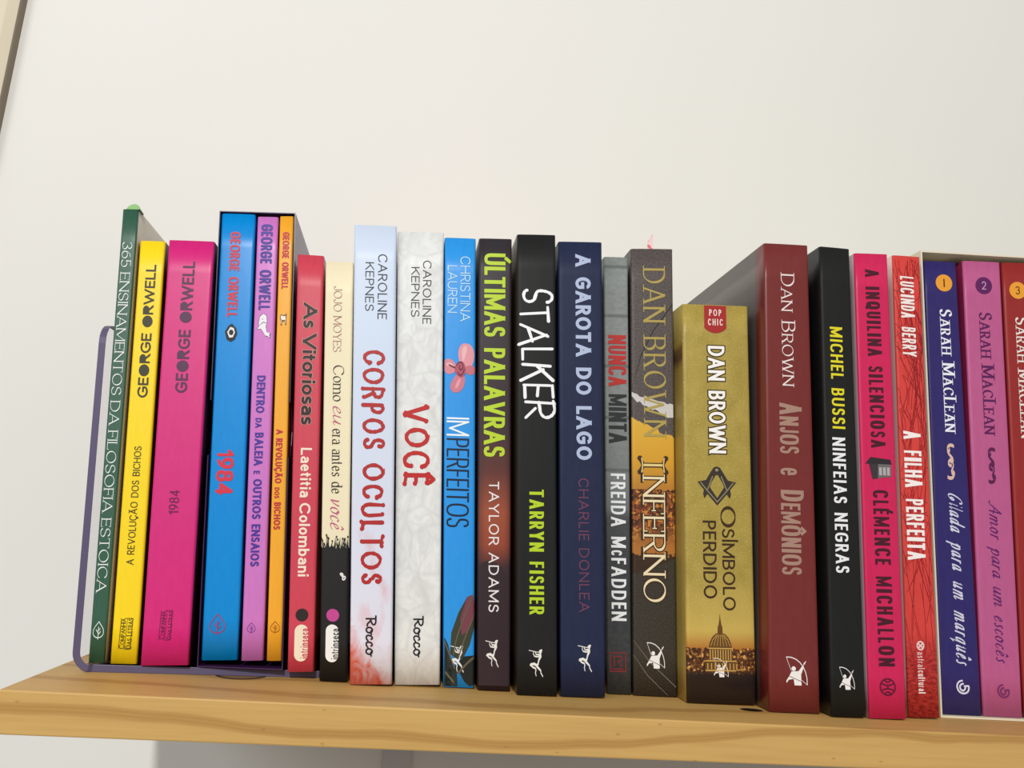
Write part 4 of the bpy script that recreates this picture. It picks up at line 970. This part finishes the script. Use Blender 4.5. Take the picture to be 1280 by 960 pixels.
        L_ = [('leaf_print', [(-.98, -.98), (-.98, .05), (-.75, -.1), (-.55, -.4), (-.3, -.62), (-.3, -.98)], (38, 44, 40)), ('leaf_print', [(-.98, -1), (-.98, -.35), (-.7, -.5), (-.35, -.55), (-.2, -.7), (-.15, -1)], (30, 40, 34)), ('leaf_print', [(-.95, -.02), (-.98, -.35), (-.6, -.62), (-.1, -.72), (-.5, -.45), (-.75, -.2)], (66, 48, 48)),
              ('leaf_print', [(-.4, -.6), (.2, -.35), (.95, -.32), (.98, -.95), (.6, -.98), (.25, -.88), (0, -.72)], (26, 32, 28)), ('bud_print', [(-.62, -.3), (-.55, .15), (-.1, .6), (.45, .95), (.8, 1), (.95, .8), (.95, .3), (.6, -.1), (.2, -.38), (-.2, -.42)], (58, 62, 46))]
        for nm, pts, c_ in L_:
            k = Ink(); k.poly(pts); P(nm, k, c_, .00016)
        k = Ink(); k.poly([(0, .45), (.45, .95), (.8, 1), (.95, .8), (.9, .5), (.5, .2), (.1, .1)]); P('bud_tip', k, (122, 62, 76), .00022)
        P('bud_vein', S(['M-.4,-.3 C-.3,.1 .3,.5 .75,.95', 'M-.1,-.38 C.2,0 .6,.3 .9,.6', 'M-.95,-.05 L-.35,-.6', 'M.9,-.36 C.3,-.5 .1,-.65 -.1,-.7', 'M-.9,-.7 L-.4,-.9'], .06), (98, 92, 70), .0003)
    elif kind == 'torn':
        rng = random.Random(3); top = []; bot = []
        for i in range(15):
            x = -.98+1.96*i/14; base = .62 - .95*((x+1)/2)**.8
            top.append((x, base+.1+rng.uniform(-.06, .06)+(.22*((x+1)/2))*1.6)); bot.append((x, base-.12+rng.uniform(-.07, .07)))
        k = Ink(); k.poly(top + bot[::-1]); P('torn_edge', k, (206, 202, 198), .00014)
        k = Ink(); pl_stroke(k, [(-.95, .75), (-.5, 2.2), (.1, 3.3), (.98, 4.4)], .035); P('crack_line', k, (28, 24, 24), .00014)
        k = Ink(); pl_stroke(k, [(-.95, -9.2), (-.2, -10), (.98, -10.9)], .022); pl_stroke(k, [(-.95, -9.75), (-.3, -10.5), (.6, -11.3)], .022); P('crack_line', k, (140, 130, 116), .00014)
    elif kind == 'hill':
        rng = random.Random(5); pts = [(-.96, -.95)]
        for i in range(15): x = -.96+1.92*i/14; pts.append((x, .93 + .06*math.sin(i*.35) - .14*max(0, (x-.2)) + rng.uniform(-.012, .012)))
        pts.append((.96, -.95)); k = Ink(); k.poly(pts); P('hill_print', k, (50, 34, 39), .00012)
for a in ARTS: art(*a)
# grass silhouette above the black foot of the cream book
def grass():
    sp = SPN['jojo']; rng = random.Random(2); k = Ink()
    for i in range(34):
        u = .04+.92*rng.random(); h_ = rng.uniform(.008, .03) if rng.random() < .6 else rng.uniform(.02, .036); l = rng.uniform(-.08, .08)
        b0 = .296; k.poly([(u-.022, b0), (u+.022, b0), (u+l, b0+h_)])
        if rng.random() < .6: k.disc((u+l, b0+h_), .03, .003, 7)
    put('jojo', 'plant_silhouette', k, lambda p: p, (28, 27, 26))
grass()
# dark scribble over the red cover
def scribble():
    rng = random.Random(11); k = Ink(); sp = SPN['berry']; kx = sp.W; kz = sp.H
    for i in range(130):
        hi = rng.random() < .5
        y0 = rng.uniform(.62, 1.0) if hi else rng.uniform(.13, .98); x0 = rng.uniform(-.1, 1.1); a = rng.uniform(.03, .3); x1 = rng.uniform(-.2, 1.2); y1 = y0 - a*rng.choice((-1, 1)); bow = rng.uniform(-.3, .3)
        pts = []
        for j in range(9):
            s_ = j/8; x = x0+(x1-x0)*s_+bow*4*s_*(1-s_); y = y0+(y1-y0)*s_
            if .01 < x < .99 and .11 < y < .995: pts.append((x*kx, y*kz))
            elif len(pts) > 1: k.ribbon(pts, [.00013]*len(pts)); pts = []
            else: pts = []
        if len(pts) > 1: k.ribbon(pts, [.00013]*len(pts))
    put('berry', 'scribble_print', k, lambda p: (p[0]/kx, p[1]/kz), (146, 30, 34), .00011, ready=True)
scribble()
# badge tab on the green book
def lump():
    sp = SPN['green']; V = []; F = []; n_ = 9
    for j, d in enumerate((-.0002, .003, .007)):
        for i in range(n_):
            s_ = i/(n_-1); x, _, z = sp.at(.22+.86*s_, 1.0); hgt = .0030*math.sin(math.pi*min(1, s_*1.0))**.6*(.6+.4*s_) + .0004
            V.append((x, d, z+(hgt if 0 < i < n_-1 else 0)*(1-.25*j)))
    for j in range(2):
        for i in range(n_-1): F.append((j*n_+i, j*n_+i+1, (j+1)*n_+i+1, (j+1)*n_+i))
    F.append(tuple(range(n_))[::-1]); F.append(tuple(range(2*n_, 3*n_)))
    tag(link('page_flag', V, F, mat((142, 192, 118), .5, .3, 'pale_green_paper'), ROOT['green'], smooth=False), 'pale green paper flag at the head')
lump()

# ------------------------------------------------------------ slipcases
def panel(quad_at, us, prof, vs): pass
def slipcase(key_q, y0, D, t, label, mouts, notch, name='slipcase', in_m=None):
    q = [Vector(p) for p in key_q]; o = Vector((q[0].x, y0, q[0].y)); q = [p - q[0] for p in q]
    Wd = (q[1]-q[0]).length; Hh = (q[3]-q[0]).length
    def at(u, d, v): p = q[0]*((1-u)*(1-v)) + q[1]*(u*(1-v)) + q[2]*(u*v) + q[3]*((1-u)*v); return (p.x, d, p.y)
    root = empty(name, o); tag(root, label, 'slipcase'); tu = t/Wd; tv = t/Hh
    def solid(name, outline, axis, lo, hi):
        """outline in two of (u, d, v); extruded along the third"""
        V = []
        for e in (lo, hi):
            for a, b_ in outline:
                V.append(at(e, a, b_) if axis == 'u' else (at(a, b_, e) if axis == 'v' else at(a, e, b_)))
        m_ = len(outline); tris = tessellate_polygon([[Vector((a, b_, 0)) for a, b_ in outline]])
        F = [tuple(tr) for tr in tris] + [tuple(m_+i for i in tr) for tr in tris] + [(i, (i+1) % m_, m_+(i+1) % m_, m_+i) for i in range(m_)]
        ob_ = link(name, V, F, mouts, root)
        bm = bmesh.new(); bm.from_mesh(ob_.data); bmesh.ops.recalc_face_normals(bm, faces=bm.faces); bm.to_mesh(ob_.data); bm.free(); return ob_
    side = [(0, 0), (0, .0 if not notch else .44)]
    if notch:
        side = [(0, 0)]
        for i in range(13): a = -math.pi/2 + math.pi*i/12; side.append((.011*math.cos(a), .5 + .011*math.sin(a)/Hh*1.25))
        side += [(0, 1), (D, 1), (D, 0)]
    else: side = [(0, 0), (0, 1), (D, 1), (D, 0)]
    solid('side_panel', side, 'u', 0, tu); solid('side_panel', side, 'u', 1-tu, 1)
    solid('top_panel', [(tu, 0), (1-tu, 0), (1-tu, D), (tu, D)], 'v', 1-tv, 1); solid('bottom_panel', [(tu, 0), (1-tu, 0), (1-tu, D), (tu, D)], 'v', 0, tv)
    solid('back_panel', [(tu, tv), (1-tu, tv), (1-tu, 1-tv), (tu, 1-tv)], 'd', D-t, D)
    return root
pur = plain('dark_purple_card', (58, 26, 74), .3, .5, 6)
y_, q_ = BOOKS['case']
q_ = [(q_[0][0], .0037), (q_[1][0], .0042), q_[2], q_[3]]
slipcase(q_, y_, .150, .00045, 'dark purple cardboard slipcase holding the blue, lilac and orange books', pur, True)
crm = plain('cream_card', (226, 216, 192), .6, .25, 6)
slipcase([(.4279, .0001), (.5035, .0001), (.5028, .2512), (.4236, .2462)], .0335, .160, .0009, 'cream cardboard slipcase at the right end holding numbered books', crm, False)

# ------------------------------------------------------------ bookmark in the stone grey book
n = NT('pink_patterned_card', .6); vo = n.n('ShaderNodeTexVoronoi', {'Vector': n.coord((900, 900, 900), False), 'Scale': .45}).outputs[0]
bkm = n.out(n.mix(n.ramp(vo, [(.3, (0.0,)), (.5, (1.0,))]), (214, 110, 122), (240, 206, 206)))
V = []
for y in (0, .0003):
    V += [(0, y, -.03), (.0030, y, -.03), (.0034, y, .0075), (.0030, y, .0098), (.0022, y, .0086), (.0012, y, .0072), (.0004, y, .0052)]
F = [tuple(range(7)), tuple(range(7, 14))[::-1]] + [(i, (i+1) % 7, 7+(i+1) % 7, 7+i)[::-1] for i in range(7)]
bk = link('bookmark', V, F, bkm); bk.location = (.2732, .056, .2362)
tag(bk, 'pink patterned bookmark sticking up out of the stone grey book', 'bookmark')
bpy.context.view_layer.update()
